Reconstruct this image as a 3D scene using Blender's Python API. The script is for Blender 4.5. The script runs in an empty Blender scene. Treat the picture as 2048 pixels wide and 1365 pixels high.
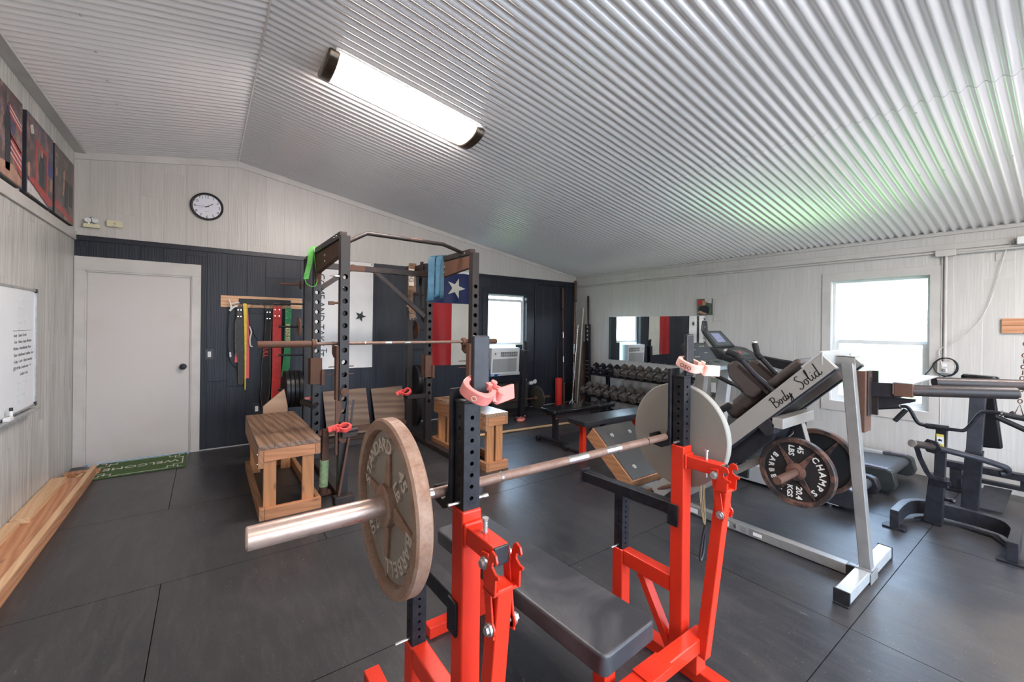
import bpy, math, random
from mathutils import Vector, Matrix
PI = math.pi
SC = bpy.context.scene
COL = SC.collection
random.seed(7)

# ------------------------------------------------------------------ camera
cam_d = bpy.data.cameras.new('camera'); cam = bpy.data.objects.new('camera', cam_d); COL.objects.link(cam)
YAW, PITCH, ROLL = 0.6293, 0.0014, 0.0117
_f = Vector((math.sin(YAW)*math.cos(PITCH), math.cos(YAW)*math.cos(PITCH), -math.sin(PITCH)))
_r = Vector((math.cos(YAW), -math.sin(YAW), 0)); _u = _r.cross(_f)
_c, _s = math.cos(ROLL), math.sin(ROLL)
_R, _U = _c*_r + _s*_u, -_s*_r + _c*_u
cam.matrix_world = Matrix(((_R.x, _U.x, -_f.x, 0), (_R.y, _U.y, -_f.y, 0), (_R.z, _U.z, -_f.z, 1.515), (0, 0, 0, 1)))
cam_d.sensor_width = 36.0; cam_d.lens = 839.18/2048*36.0
cam_d.shift_y = -29.2/2048; cam_d.clip_start = 0.02; cam_d.clip_end = 300
SC.camera = cam

# ------------------------------------------------------------------ daylight, exposure
SC.view_settings.view_transform = 'Standard'; SC.view_settings.look = 'None'
SC.view_settings.gamma = 1.0; SC.view_settings.use_curve_mapping = False
SC.view_settings.exposure = 0.92
LAMP_E = 42.0        # ceiling lamp diffusers
SKY_E = 6.5
world = bpy.data.worlds.new('daylight_sky'); SC.world = world; world.use_nodes = True
_nt = world.node_tree; _nt.nodes.clear()
_bg = _nt.nodes.new('ShaderNodeBackground'); _out = _nt.nodes.new('ShaderNodeOutputWorld')
_tc = _nt.nodes.new('ShaderNodeTexCoord'); _sx = _nt.nodes.new('ShaderNodeSeparateXYZ'); _rp = _nt.nodes.new('ShaderNodeValToRGB')
_nt.links.new(_tc.outputs['Generated'], _sx.inputs[0]); _nt.links.new(_sx.outputs['Z'], _rp.inputs[0])
_rp.color_ramp.elements[0].position = 0.0; _rp.color_ramp.elements[0].color = (0.74, 0.87, 1.0, 1)
_rp.color_ramp.elements[1].position = 0.6; _rp.color_ramp.elements[1].color = (0.42, 0.66, 1.0, 1)
_nt.links.new(_rp.outputs[0], _bg.inputs[0]); _bg.inputs[1].default_value = SKY_E
_nt.links.new(_bg.outputs[0], _out.inputs[0])
_sl = bpy.data.lights.new('sun', 'SUN'); _sl.energy = 7.0; _sl.angle = 0.02; _sl.color = (1, .96, .88)
_so = bpy.data.objects.new('sun', _sl); COL.objects.link(_so)
_so.rotation_euler = Vector((0.55, 0.05, -0.85)).to_track_quat('-Z', 'Y').to_euler()
def portal(name, loc, sx, sy, direction):
    l = bpy.data.lights.new(name, 'AREA'); l.shape = 'RECTANGLE'; l.size = sx; l.size_y = sy
    l.cycles.is_portal = True
    o = bpy.data.objects.new(name, l); COL.objects.link(o); o.location = loc
    o.rotation_euler = Vector(direction).to_track_quat('-Z', 'Z').to_euler()
portal('sky_portal_right_window', (6.27, 1.396, 1.38), 0.95, 1.55, (-1, 0, 0))
portal('sky_portal_back_window', (4.375, 6.34, 1.35), 0.95, 1.55, (0, -1, 0))
portal('sky_portal_added_opening', (2.4, -2.02, 1.12), 4.2, 2.3, (0, 1, 0))  # sky sampling for the opening added behind the camera

# ------------------------------------------------------------------ mesh helpers
class MB:
    """collects shapes that become ONE mesh object"""
    def __init__(s): s.v = []; s.f = []; s.m = []; s.cm = 0
    def add(s, vs, fs):
        b = len(s.v); s.v += [tuple(v) for v in vs]; s.f += [tuple(b+i for i in f) for f in fs]; s.m += [s.cm]*len(fs)
        return s
    def mat(s, i): s.cm = i; return s
    def box(s, x0, x1, y0, y1, z0, z1):
        v = [(x, y, z) for z in (z0, z1) for y in (y0, y1) for x in (x0, x1)]
        return s.add(v, [(0,2,3,1),(4,5,7,6),(0,1,5,4),(2,6,7,3),(0,4,6,2),(1,3,7,5)])
    def bar(s, p0, p1, w, h, up=(0,0,1), w2=None, h2=None):
        p0, p1 = Vector(p0), Vector(p1); d = (p1-p0).normalized(); up = Vector(up)
        sd = d.cross(up)
        if sd.length < 1e-4: sd = d.cross(Vector((1,0,0)))
        sd.normalize(); u = sd.cross(d).normalized(); w2 = w if w2 is None else w2; h2 = h if h2 is None else h2
        v = [p0+sd*a*w/2+u*b*h/2 for a, b in ((-1,-1),(1,-1),(1,1),(-1,1))] + [p1+sd*a*w2/2+u*b*h2/2 for a, b in ((-1,-1),(1,-1),(1,1),(-1,1))]
        return s.add(v, [(0,1,2,3),(7,6,5,4),(0,4,5,1),(1,5,6,2),(2,6,7,3),(3,7,4,0)])
    def strap(s, pts, w, t, side=(1,0,0)):
        """flat band following pts; w measured along side, t its thickness"""
        pts = [Vector(p) for p in pts]; sd = Vector(side).normalized(); vs = []; fs = []; n = len(pts)
        ws = w if isinstance(w, (list, tuple)) else [w]*n
        for i, p in enumerate(pts):
            d = (pts[min(i+1, n-1)]-pts[max(i-1, 0)]).normalized(); nn = d.cross(sd).normalized(); ww = ws[i]
            vs += [p-sd*ww/2-nn*t/2, p+sd*ww/2-nn*t/2, p+sd*ww/2+nn*t/2, p-sd*ww/2+nn*t/2]
        for i in range(n-1):
            a = 4*i; b = a+4
            fs += [(a+j, a+(j+1) % 4, b+(j+1) % 4, b+j) for j in range(4)]
        fs += [(3,2,1,0), (4*n-4, 4*n-3, 4*n-2, 4*n-1)]
        return s.add(vs, fs)
    def tube(s, pts, r, n=12, closed=False, caps=True):
        pts = [Vector(p) for p in pts]; m = len(pts); vs = []; fs = []; prev = None
        rs = r if isinstance(r, (list, tuple)) else [r]*m
        for i, p in enumerate(pts):
            if closed: d = (pts[(i+1) % m]-pts[(i-1) % m]).normalized()
            else: d = (pts[min(i+1, m-1)]-pts[max(i-1, 0)]).normalized()
            if prev is None:
                a = Vector((0,0,1)) if abs(d.z) < .9 else Vector((1,0,0)); x = d.cross(a).normalized()
            else:
                x = (prev-d*prev.dot(d)).normalized()
            prev = x; y = d.cross(x)
            vs += [p+(x*math.cos(2*PI*k/n)+y*math.sin(2*PI*k/n))*rs[i] for k in range(n)]
        for i in range(m if closed else m-1):
            a = i*n; b = ((i+1) % m)*n
            fs += [(a+k, a+(k+1) % n, b+(k+1) % n, b+k) for k in range(n)]
        if caps and not closed: fs += [tuple(range(n-1, -1, -1)), tuple((m-1)*n+k for k in range(n))]
        return s.add(vs, fs)
    def cyl(s, p0, p1, r, n=20, r2=None): return s.tube([p0, p1], [r, r if r2 is None else r2], n)
    def lathe(s, prof, mtx, n=40, closed=False):
        """prof: (radius, height) pairs, spun about local Z of mtx"""
        vs = []; fs = []; m = len(prof)
        for r, h in prof:
            vs += [mtx @ Vector((r*math.cos(2*PI*k/n), r*math.sin(2*PI*k/n), h)) for k in range(n)]
        for i in range(m if closed else m-1):
            a = i*n; b = ((i+1) % m)*n
            fs += [(a+k, a+(k+1) % n, b+(k+1) % n, b+k) for k in range(n)]
        if not closed: fs += [tuple(range(n-1, -1, -1)), tuple((m-1)*n+k for k in range(n))]
        return s.add(vs, fs)
    def prism(s, poly, o, u, v, d):
        """polygon (a,b) -> o+a*u+b*v, extruded by vector d"""
        o, u, v, d = Vector(o), Vector(u), Vector(v), Vector(d); n = len(poly)
        vs = [o+u*a+v*b for a, b in poly]; vs += [p+d for p in vs]
        return s.add(vs, [tuple(range(n-1, -1, -1)), tuple(range(n, 2*n))]+[(i, (i+1) % n, n+(i+1) % n, n+i) for i in range(n)])
    def ball(s, c, r, n=12, sc=(1,1,1)):
        prof = [(r*math.sin(PI*(i+.02)/(n+.04)), -r*math.cos(PI*(i+.02)/(n+.04))) for i in range(n+1)]
        return s.lathe(prof, Matrix.Translation(c) @ Matrix.Diagonal((*sc, 1)), n*2)
    def glyphs(s, txt, o, right, up, size, depth=.001, align='C', shear=0.0, center=True, bold=0.0):
        o, right, up = Vector(o), Vector(right).normalized(), Vector(up).normalized(); nrm = right.cross(up)
        vs, fs = glyph_mesh(txt, shear, bold)
        if not vs: return s
        xs = [v[0] for v in vs]; w = (max(xs)+min(xs))/2 if align == 'C' else 0
        cy = 0.35 if center else 0
        return s.add([o+right*(v[0]-w)*size+up*(v[1]-cy)*size+nrm*(depth if v[2] > 0 else 0) for v in vs], fs)
_gc = {}
def glyph_mesh(txt, shear=0.0, bold=0.0):
    k = (txt, shear, bold)
    if k not in _gc:
        cu = bpy.data.curves.new('t', 'FONT'); cu.body = txt; cu.extrude = 0.05; cu.resolution_u = 2; cu.shear = shear; cu.offset = bold
        ob = bpy.data.objects.new('t', cu); COL.objects.link(ob)
        me = bpy.data.meshes.new_from_object(ob)
        _gc[k] = ([tuple(v.co) for v in me.vertices], [tuple(p.vertices) for p in me.polygons])
        bpy.data.objects.remove(ob); bpy.data.curves.remove(cu); bpy.data.meshes.remove(me)
    return _gc[k]
def arc_text(mb, txt, c, right, up, rad, a0, step, size, depth, outward=True):
    """letters set on a circle; angles in degrees from 'right', step signed"""
    c, right, up = Vector(c), Vector(right), Vector(up)
    for i, ch in enumerate(txt):
        if ch == ' ': continue
        a = math.radians(a0+step*i); rd = right*math.cos(a)+up*math.sin(a); tg = -right*math.sin(a)+up*math.cos(a)
        if outward: mb.glyphs(ch, c+rd*rad, -tg, rd, size, depth, bold=.022)
        else: mb.glyphs(ch, c+rd*rad, tg, -rd, size, depth, bold=.022)

def build(name, mb, mats, parent=None, bevel=0.0, seg=2, smooth=True, sub=0, angle=0.6):
    me = bpy.data.meshes.new(name); me.from_pydata(mb.v, [], mb.f); me.validate(); 
    mats = mats if isinstance(mats, (list, tuple)) else [mats]
    for m in mats: me.materials.append(m)
    if len(mats) > 1 and len(me.polygons) == len(mb.m): me.polygons.foreach_set('material_index', mb.m)
    me.update()
    if smooth:
        me.polygons.foreach_set('use_smooth', [True]*len(me.polygons)); me.set_sharp_from_angle(angle=angle)
    o = bpy.data.objects.new(name, me); COL.objects.link(o)
    if bevel > 0:
        b = o.modifiers.new('bevel', 'BEVEL'); b.width = bevel; b.segments = seg; b.limit_method = 'ANGLE'; b.angle_limit = 0.7
        b.harden_normals = smooth
    if sub: 
        q = o.modifiers.new('sub', 'SUBSURF'); q.levels = sub; q.render_levels = sub
    if parent is not None:
        o.parent = parent
        if parent.type == 'EMPTY': o.matrix_parent_inverse = parent.matrix_basis.inverted()
    return o
def thing(name, label, cat, loc=(0,0,0), group=None):
    o = bpy.data.objects.new(name, None); COL.objects.link(o); o.location = loc; o.empty_display_size = .05
    o['label'] = label; o['category'] = cat
    if group: o['group'] = group
    return o
def tag(o, label, cat, group=None):
    o['label'] = label; o['category'] = cat
    if group: o['group'] = group
    return o
def struct(name, mb, mats, parent=None, **k):
    o = build(name, mb, mats, parent, **k)
    o['kind'] = 'structure'
    return o
def dup(root, loc, rot=None, label=None, group=None, scale=None):
    def cp(o, par):
        c = o.copy(); COL.objects.link(c)
        if par is not None: c.parent = par
        for ch in list(o.children): cp(ch, c)
        return c
    r = cp(root, None); r.location = loc
    if rot is not None: r.rotation_euler = rot
    if scale is not None: r.scale = scale
    if label: r['label'] = label
    if group: r['group'] = group
    return r
ORD = ['first','second','third','fourth','fifth','sixth','seventh','eighth','ninth','tenth','eleventh','twelfth']
def frame_mtx(o, x, y, z):
    m = Matrix((Vector(x).normalized(), Vector(y).normalized(), Vector(z).normalized())).transposed().to_4x4(); m.translation = Vector(o); return m
def perf_tube(mb, cx, cy, z0, z1, wx, wy, holes, r, faces='xy'):
    """upright square tube with real round holes cut through the chosen walls"""
    def face(o, u, n, w, hs):
        o, u, n = Vector(o), Vector(u), Vector(n); k = Vector((0,0,1)); hh = r*1.25
        z = z0; segs = []
        for h in sorted(hs):
            segs.append((z, h-hh, None)); segs.append((h-hh, h+hh, h)); z = h+hh
        segs.append((z, z1, None))
        for a, b, h in segs:
            c = [o-u*w/2+k*a, o+u*w/2+k*a, o+u*w/2+k*b, o-u*w/2+k*b]
            if h is None: mb.add(c, [(0,1,2,3)]); continue
            ca = math.atan2(hh, w/2); cor = [ca, PI-ca, PI+ca, 2*PI-ca]; ang = []
            for i in range(4):
                a0 = cor[i]; a1 = cor[(i+1) % 4]+(2*PI if i == 3 else 0)
                ang += [a0+(a1-a0)*j/4 for j in range(4)]
            N = len(ang); outer = []; inner = []; deep = []
            for t in ang:
                cx_, sy_ = math.cos(t), math.sin(t); q = min((w/2)/max(abs(cx_), 1e-6), hh/max(abs(sy_), 1e-6))
                outer.append(o+u*cx_*q+k*(h+sy_*q)); inner.append(o+u*cx_*r+k*(h+sy_*r)); deep.append(inner[-1]-n*.006)
            mb.add(outer+inner+deep, [(i, (i+1) % N, N+(i+1) % N, N+i) for i in range(N)]+[(N+i, N+(i+1) % N, 2*N+(i+1) % N, 2*N+i) for i in range(N)])
    hy = holes if 'y' in faces else []; hx = holes if 'x' in faces else []
    face((cx, cy-wy/2, 0), (1,0,0), (0,-1,0), wx, hy); face((cx, cy+wy/2, 0), (-1,0,0), (0,1,0), wx, hy)
    face((cx-wx/2, cy, 0), (0,-1,0), (-1,0,0), wy, hx); face((cx+wx/2, cy, 0), (0,1,0), (1,0,0), wy, hx)
    a, b = wx/2, wy/2
    mb.add([(cx-a,cy-b,z1),(cx+a,cy-b,z1),(cx+a,cy+b,z1),(cx-a,cy+b,z1)], [(0,1,2,3)])
def spline(pts, n=6):
    """smooth path through pts"""
    P = [Vector(p) for p in pts]; out = []
    for i in range(len(P)-1):
        a, b, c, d = P[max(i-1,0)], P[i], P[i+1], P[min(i+2, len(P)-1)]
        for j in range(n):
            t = j/n; out.append(.5*((2*b)+(c-a)*t+(2*a-5*b+4*c-d)*t*t+(3*b-a-3*c+d)*t**3))
    out.append(P[-1]); return out

# ------------------------------------------------------------------ materials
class NT:
    def __init__(s, name):
        s.m = bpy.data.materials.new(name); s.m.use_nodes = True; s.t = s.m.node_tree; s.b = s.t.nodes['Principled BSDF']
    def n(s, typ, ins=None, **k):
        x = s.t.nodes.new('ShaderNode'+typ)
        for a, v in k.items(): setattr(x, a, v)
        if ins:
            for a, v in ins.items(): s.set(x.inputs[a], v)
        return x
    def set(s, sock, v):
        if isinstance(v, bpy.types.NodeSocket): s.t.links.new(v, sock)
        elif isinstance(v, (tuple, list)) and len(v) == 3 and sock.type == 'RGBA': sock.default_value = (*v, 1)
        else: sock.default_value = v
    def math(s, op, a, b=0.0, clamp=False):
        x = s.n('Math', operation=op); x.use_clamp = clamp; s.set(x.inputs[0], a); s.set(x.inputs[1], b); return x.outputs[0]
    def mix(s, f, a, b, mode='MIX'):
        x = s.n('Mix', data_type='RGBA', blend_type=mode); s.set(x.inputs[0], f); s.set(x.inputs[6], a); s.set(x.inputs[7], b); return x.outputs[2]
    def ramp(s, f, stops):
        x = s.n('ValToRGB'); s.set(x.inputs[0], f); e = x.color_ramp.elements
        while len(e) < len(stops): e.new(.5)
        for q, (p, c) in zip(e, stops): q.position = p; q.color = (*c, 1) if isinstance(c, (tuple, list)) else (c, c, c, 1)
        return x.outputs[0]
    def pos(s, scale=(1,1,1), obj=True):
        c = s.n('TexCoord').outputs['Object'] if obj else s.n('NewGeometry').outputs['Position']
        mp = s.n('Mapping', {'Vector': c, 'Scale': scale}); return mp.outputs[0]
    def noise(s, vec, scale, detail=4, rough=.55, dist=0.0):
        x = s.n('TexNoise', {'Vector': vec, 'Scale': scale, 'Detail': detail, 'Roughness': rough, 'Distortion': dist}); return x.outputs[0]
    def bump(s, h, strength=.3, dist=.01):
        x = s.n('Bump', {'Height': h, 'Strength': strength, 'Distance': dist}); s.t.links.new(x.outputs[0], s.b.inputs['Normal'])
    def p(s, **k):
        al = dict(color='Base Color', rough='Roughness', metal='Metallic', spec='Specular IOR Level', coat='Coat Weight', emis='Emission Color', es='Emission Strength', trans='Transmission Weight')
        for a, v in k.items(): s.set(s.b.inputs[al[a]], v)
        return s.m
def plain(name, col, rough=.5, metal=0.0, var=.12, nscale=18, bump=0.0, col2=None, thr=(.4,.65), coat=0.0, spec=.32):
    t = NT(name); v = t.pos(); nz = t.noise(v, nscale, 5)
    c2 = col2 or tuple(max(0, c*(1-2*var)) for c in col)
    cc = t.mix(t.ramp(nz, [(thr[0], 0.0), (thr[1], 1.0)]), col, c2)
    t.p(color=cc, rough=t.math('ADD', rough-.06, t.math('MULTIPLY', t.noise(v, nscale*2.3), .12)), metal=metal, coat=coat, spec=spec)
    if bump: t.bump(t.noise(v, nscale*4, 6), bump, .003)
    return t.m
def rusty(name, base, rust, rough=.55, metal=.35, nscale=9, lo=.42, hi=.6, bump=.35):
    t = NT(name); v = t.pos(); a = t.noise(v, nscale, 8, .65); f = t.noise(v, nscale*9, 6, .7)
    k = t.ramp(t.math('ADD', t.math('MULTIPLY', a, .7), t.math('MULTIPLY', f, .3)), [(lo, 0.0), (hi, 1.0)])
    r2 = t.mix(t.noise(v, nscale*5), rust, tuple(c*.55 for c in rust))
    t.p(color=t.mix(k, base, r2), rough=t.math('ADD', rough, t.math('MULTIPLY', k, .25)), metal=t.math('MULTIPLY', t.math('SUBTRACT', 1.0, k), metal), spec=.35)
    t.bump(f, bump, .002); return t.m
def wood(name, light, dark, axis='Y', scale=1.0, rough=.55, ring=5.0, knots=True, bump=.25):
    t = NT(name); sc = {'X': (1.3, 14, 14), 'Y': (14, 1.3, 14), 'Z': (14, 14, 1.3)}[axis]
    v = t.pos(tuple(c*scale for c in sc)); w = t.noise(v, 1.0, 3, .5, .6)
    w2 = t.n('TexWave', {'Vector': t.pos(tuple(c*scale*.55 for c in sc)), 'Scale': ring*.35, 'Distortion': 7.0, 'Detail': 2.5, 'Detail Scale': .9}, bands_direction='DIAGONAL').outputs[1]
    fine = t.noise(t.pos(tuple(c*scale*7 for c in sc)), 1.0, 5, .7)
    g = t.ramp(t.math('ADD', t.math('MULTIPLY', w2, .45), t.math('MULTIPLY', fine, .55)), [(.3, 0.0), (.8, 1.0)])
    c = t.mix(g, light, dark); c = t.mix(t.ramp(w, [(.45, 0.0), (.75, .45)]), c, dark)
    if knots:
        vo = t.n('TexVoronoi', {'Vector': t.pos({'X': (3, 9, 9), 'Y': (9, 3, 9), 'Z': (9, 9, 3)}[axis]), 'Scale': 1.0}).outputs[0]
        c = t.mix(t.ramp(vo, [(.0, .9), (.13, 0.0)]), c, tuple(q*.35 for q in dark))
    t.p(color=c, rough=rough); t.bump(g, bump, .002); return t.m
def planks(name, ca, cb, uax, width=.19, streak=.5, rough=.35, groove=(.2,.2,.2), bumpk=.35, zscale=1.0, seed=0.0, grainb=.4, spec=.5):
    """painted boards running up the wall; uax = world axis across the boards"""
    t = NT(name); P = t.n('NewGeometry').outputs['Position']; sp = t.n('SeparateXYZ', {0: P}); u = sp.outputs[uax]; z = sp.outputs[2]
    q = t.math('DIVIDE', t.math('ADD', u, 20.0+seed), width); i = t.math('FLOOR', q); fr = t.math('SUBTRACT', q, i)
    off = t.n('TexWhiteNoise', {'W': i}, noise_dimensions='1D').outputs[0]
    zz = t.math('ADD', t.math('MULTIPLY', z, .62*zscale), t.math('MULTIPLY', off, 7.0)); zi = t.math('FLOOR', zz); zf = t.math('SUBTRACT', zz, zi)
    cell = t.n('CombineXYZ', {0: i, 1: zi, 2: seed}); tone = t.n('TexWhiteNoise', {'Vector': cell.outputs[0]}, noise_dimensions='3D').outputs[0]
    cv = t.n('CombineXYZ', {0: t.math('ADD', t.math('MULTIPLY', u, 40.0), t.math('MULTIPLY', tone, 31.0)), 1: t.math('MULTIPLY', z, 1.6), 2: t.math('MULTIPLY', tone, 9.0)}).outputs[0]
    st = t.noise(cv, 1.0, 6, .65, .5)
    cv2 = t.n('CombineXYZ', {0: t.math('MULTIPLY', u, 9.0), 1: t.math('ADD', t.math('MULTIPLY', z, 1.1), t.math('MULTIPLY', tone, 17.0)), 2: tone}).outputs[0]
    wv = t.n('TexWave', {'Vector': cv2, 'Scale': 1.3, 'Distortion': 9.0, 'Detail': 3.0, 'Detail Scale': 1.2}).outputs[1]
    k = t.math('ADD', t.math('MULTIPLY', tone, 1-streak), t.math('MULTIPLY', t.ramp(st, [(.3, 0.0), (.7, 1.0)]), streak))
    c = t.mix(k, ca, cb)
    gr = t.math('MINIMUM', t.ramp(fr, [(0.0, 0.0), (.018, 1.0)]), t.ramp(zf, [(0.0, .55), (.003, 1.0)]))
    gw = t.math('SUBTRACT', 1.0, gr)
    c = t.mix(t.math('MULTIPLY', gw, .55), c, groove)
    t.p(color=c, rough=t.math('ADD', rough, t.math('MULTIPLY', st, .15)), spec=spec)
    h = t.math('ADD', t.math('MULTIPLY', gr, 1.2), t.math('MULTIPLY', t.math('ADD', t.math('MULTIPLY', st, .5), t.math('MULTIPLY', wv, .5)), grainb))
    t.bump(h, bumpk, .006); return t.m

M = {}
M['wall'] = planks('white_painted_boards', (.54,.508,.475), (.43,.402,.372), 0, .2, .74, .28, (.37,.35,.32), .32)
M['wall_side'] = planks('white_painted_boards_side', (.57,.55,.52), (.46,.44,.41), 1, .2, .78, .3, (.38,.36,.33), .4, seed=3.0)
M['wall_left'] = planks('whitewashed_boards', (.66,.645,.61), (.27,.255,.23), 1, .145, .80, .32, (.2,.19,.17), .4, seed=7.0)
M['wall_dark'] = planks('navy_stained_boards', (.010,.011,.017), (.028,.032,.043), 0, .2, .68, .34, (.003,.003,.004), .45, seed=1.0, grainb=.35, spec=.28)
M['trim'] = plain('cream_trim_paint', (.54,.512,.48), .35, var=.05, nscale=5, bump=.05)
M['trim_dark'] = plain('navy_trim_paint', (.020,.022,.032), .32, var=.2, nscale=30, bump=.1)
M['door'] = plain('door_paint', (.54,.505,.48), .38, var=.0, nscale=2.2, col2=(.50,.45,.40), thr=(.5,.8), bump=.03)
def floor_mat():
    t = NT('black_rubber_mats'); P = t.n('NewGeometry').outputs['Position']
    a = t.noise(P, 1.1, 6, .6, .4); b = t.noise(t.n('Mapping', {'Vector': P, 'Scale': (9, 1.6, 1), 'Rotation': (0,0,.5)}).outputs[0], 2.0, 6, .7, 1.0)
    fl = t.noise(P, 130, 2, .5); scf = t.noise(t.n('Mapping', {'Vector': P, 'Scale': (26, 7, 1), 'Rotation': (0,0,1.1)}).outputs[0], 1.6, 8, .75, 1.4)
    c = t.mix(t.ramp(a, [(.3, 0.0), (.7, 1.0)]), (.021,.021,.024), (.040,.039,.041))
    dr = t.noise(P, .55, 5, .6, .8)
    c = t.mix(t.math('MULTIPLY', t.ramp(dr, [(.52, 0.0), (.66, 1.0)]), t.ramp(t.n('SeparateXYZ', {0: P}).outputs[0], [(.0, 0.0), (1.0, .45)])), c, (.095,.075,.055))
    c = t.mix(t.ramp(b, [(.45, 0.0), (.8, .5)]), c, (.085,.078,.074))
    c = t.mix(t.math('MULTIPLY', t.ramp(fl, [(.69, 0.0), (.73, 1.0)]), .4), c, (.42,.40,.38))
    c = t.mix(t.math('MULTIPLY', t.ramp(scf, [(.64, 0.0), (.70, 1.0)]), .55), c, (.34,.32,.30))
    rs = t.math('ADD', .27, t.math('MULTIPLY', t.ramp(a, [(.25, 0.0), (.75, 1.0)]), .22))
    t.p(color=c, rough=rs, spec=.5); t.bump(t.math('ADD', t.noise(P, 220, 3, .6), t.math('MULTIPLY', b, .6)), .22, .002); return t.m
M['floor'] = floor_mat()
M['seam'] = plain('floor_gap', (.012,.011,.010), .9)
def ceil_mat():
    t = NT('galvanised_corrugated_sheet'); v = t.pos(); a = t.noise(v, 1.5, 5)
    t.p(color=t.mix(a, (.88,.85,.825), (.83,.80,.78)), rough=t.math('ADD', .22, t.math('MULTIPLY', t.noise(v, 3, 3), .05)), metal=.34); return t.m
M['ceil'] = ceil_mat()
M['screw'] = plain('screw_steel', (.55,.55,.55), .35, .8)
def emit(name, col, e):
    t = NT(name); t.p(color=col, emis=col, es=e, rough=.4); return t.m
M['lamp'] = emit('lit_diffuser', (1.0, .89, .84), LAMP_E)
M['bronze'] = plain('bronze_cap', (.13,.105,.08), .3, .85, var=.1)
M['white'] = plain('white_plastic', (.72,.72,.70), .35, var=.03)
M['cream'] = plain('yellowed_plastic', (.66,.60,.42), .4, var=.04)
M['offwhite'] = plain('off_white_vinyl', (.74,.75,.74), .35, var=.02)
M['blackp'] = plain('black_plastic', (.018,.018,.020), .34, var=.15, spec=.5)
M['blackm'] = plain('black_powder_coat', (.012,.012,.016), .38, .0, spec=.2, var=.15, nscale=30, bump=.06, col2=(.024,.022,.025))
M['charcoal'] = plain('charcoal_paint', (.030,.029,.034), .36, .1, spec=.28, var=.15, nscale=25, bump=.05)
M['red'] = plain('red_powder_coat', (.68,.034,.013), .30, 0, var=.04, nscale=6, bump=.03, coat=.12)
M['redp'] = plain('red_plastic', (.78,.09,.08), .35, var=.03)
M['pinkp'] = plain('pink_red_plastic', (.80,.24,.21), .30, var=.03, coat=.2)
M['salmon'] = plain('pale_salmon_plastic', (.86,.46,.38), .32, var=.03, coat=.2)
def vinyl(name, c, sc=(.2,.19,.19), r0=.34):
    t = NT(name); v = t.pos(); a = t.noise(v, 3.2, 6, .6, .6)
    t.p(color=t.mix(t.ramp(a, [(.50, 0.0), (.78, .42)]), c, sc), rough=t.math('ADD', r0, t.math('MULTIPLY', a, .18)), spec=.5)
    t.bump(t.noise(v, 260, 3, .6), .12, .001); return t.m
M['vinyl'] = vinyl('black_vinyl', (.030,.030,.034))
M['vinyl_gloss'] = plain('glossy_black_vinyl', (.012,.012,.013), .16, var=.2, nscale=6)
M['vinyl_brown'] = vinyl('dark_brown_vinyl', (.055,.045,.042), (.14,.11,.095))
M['stitch'] = plain('seam_piping', (.05,.05,.055), .4)
M['silver'] = plain('silver_grey_paint', (.26,.25,.235), .33, .25, var=.06, nscale=12, bump=.04)
M['silver_rail'] = rusty('silver_paint_chipped', (.33,.315,.29), (.20,.12,.08), .34, .3, 14, .60, .70, .15)
M['silver_white'] = plain('pale_silver_plastic', (.40,.40,.39), .3, .2, var=.03)
M['steel'] = plain('bright_steel', (.50,.48,.46), .28, .9, var=.05, nscale=12)
M['chrome'] = plain('polished_chrome', (.75,.75,.75), .1, 1.0, var=.02)
M['bolt'] = plain('zinc_bolt', (.62,.63,.62), .28, .8, var=.1)
M['rust_bar'] = rusty('rusty_bar_steel', (.235,.155,.12), (.175,.092,.064), .38, .45, 16, .35, .70, .25)
M['sleeve'] = rusty('worn_bronze_sleeve', (.56,.42,.36), (.44,.28,.21), .27, .80, 14, .40, .80, .08)
M['rust'] = rusty('brown_rust', (.095,.050,.036), (.15,.068,.040), .6, .05, 12, .35, .65)
M['rust_dark'] = rusty('dark_steel_with_rust', (.028,.022,.021), (.085,.045,.032), .42, .2, 8, .50, .68, .3)
M['rack'] = rusty('dark_worn_rack_paint', (.022,.018,.018), (.075,.042,.032), .40, .1, 10, .56, .72, .2)
M['plate_face'] = rusty('cast_plate_grey', (.235,.20,.165), (.26,.155,.10), .45, .35, 16, .54, .74, .3)
M['plate_rim'] = rusty('worn_plate_rim', (.32,.225,.17), (.26,.13,.078), .42, .40, 12, .34, .60, .4)
M['plate_back'] = rusty('grey_painted_plate_back', (.25,.238,.21), (.27,.21,.15), .6, .0, 4, .62, .85, .6)
M['plate_black'] = rusty('chipped_black_plate', (.022,.020,.020), (.24,.105,.065), .45, .1, 9, .60, .68, .5)
M['plate_black_rim'] = rusty('rust_chipped_black_rim', (.035,.027,.025), (.19,.09,.062), .45, .15, 12, .46, .56, .5)
M['letter_tan'] = rusty('raised_tan_letters', (.50,.43,.36), (.36,.24,.17), .4, .4, 30, .5, .8, .1)
M['letter_white'] = plain('worn_white_letters', (.74,.71,.65), .5, var=.15, nscale=60)
M['letter_black'] = plain('black_lettering', (.012,.012,.012), .45)
M['letter_red'] = plain('red_lettering', (.75,.03,.03), .45)
M['letter_gold'] = plain('gold_lettering', (.72,.63,.30), .45)
M['rubber'] = plain('black_bumper_rubber', (.016,.016,.017), .35, var=.2, nscale=30)
M['hexgrey'] = rusty('worn_grey_hex_rubber', (.098,.086,.075), (.18,.12,.085), .40, .15, 14, .50, .72, .3)
M['hexblack'] = plain('new_black_hex_rubber', (.014,.014,.018), .3, var=.1)
M['leather_dark'] = plain('dark_brown_leather', (.035,.028,.024), .42, var=.2, nscale=30, bump=.1)
M['leather'] = plain('worn_tan_leather', (.27,.165,.10), .5, var=.25, nscale=22, bump=.15)
M['leather_black'] = plain('black_suede_leather', (.012,.012,.013), .6, var=.2)
M['leather_red'] = plain('red_leather', (.60,.045,.04), .5, var=.1, nscale=25)
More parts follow.
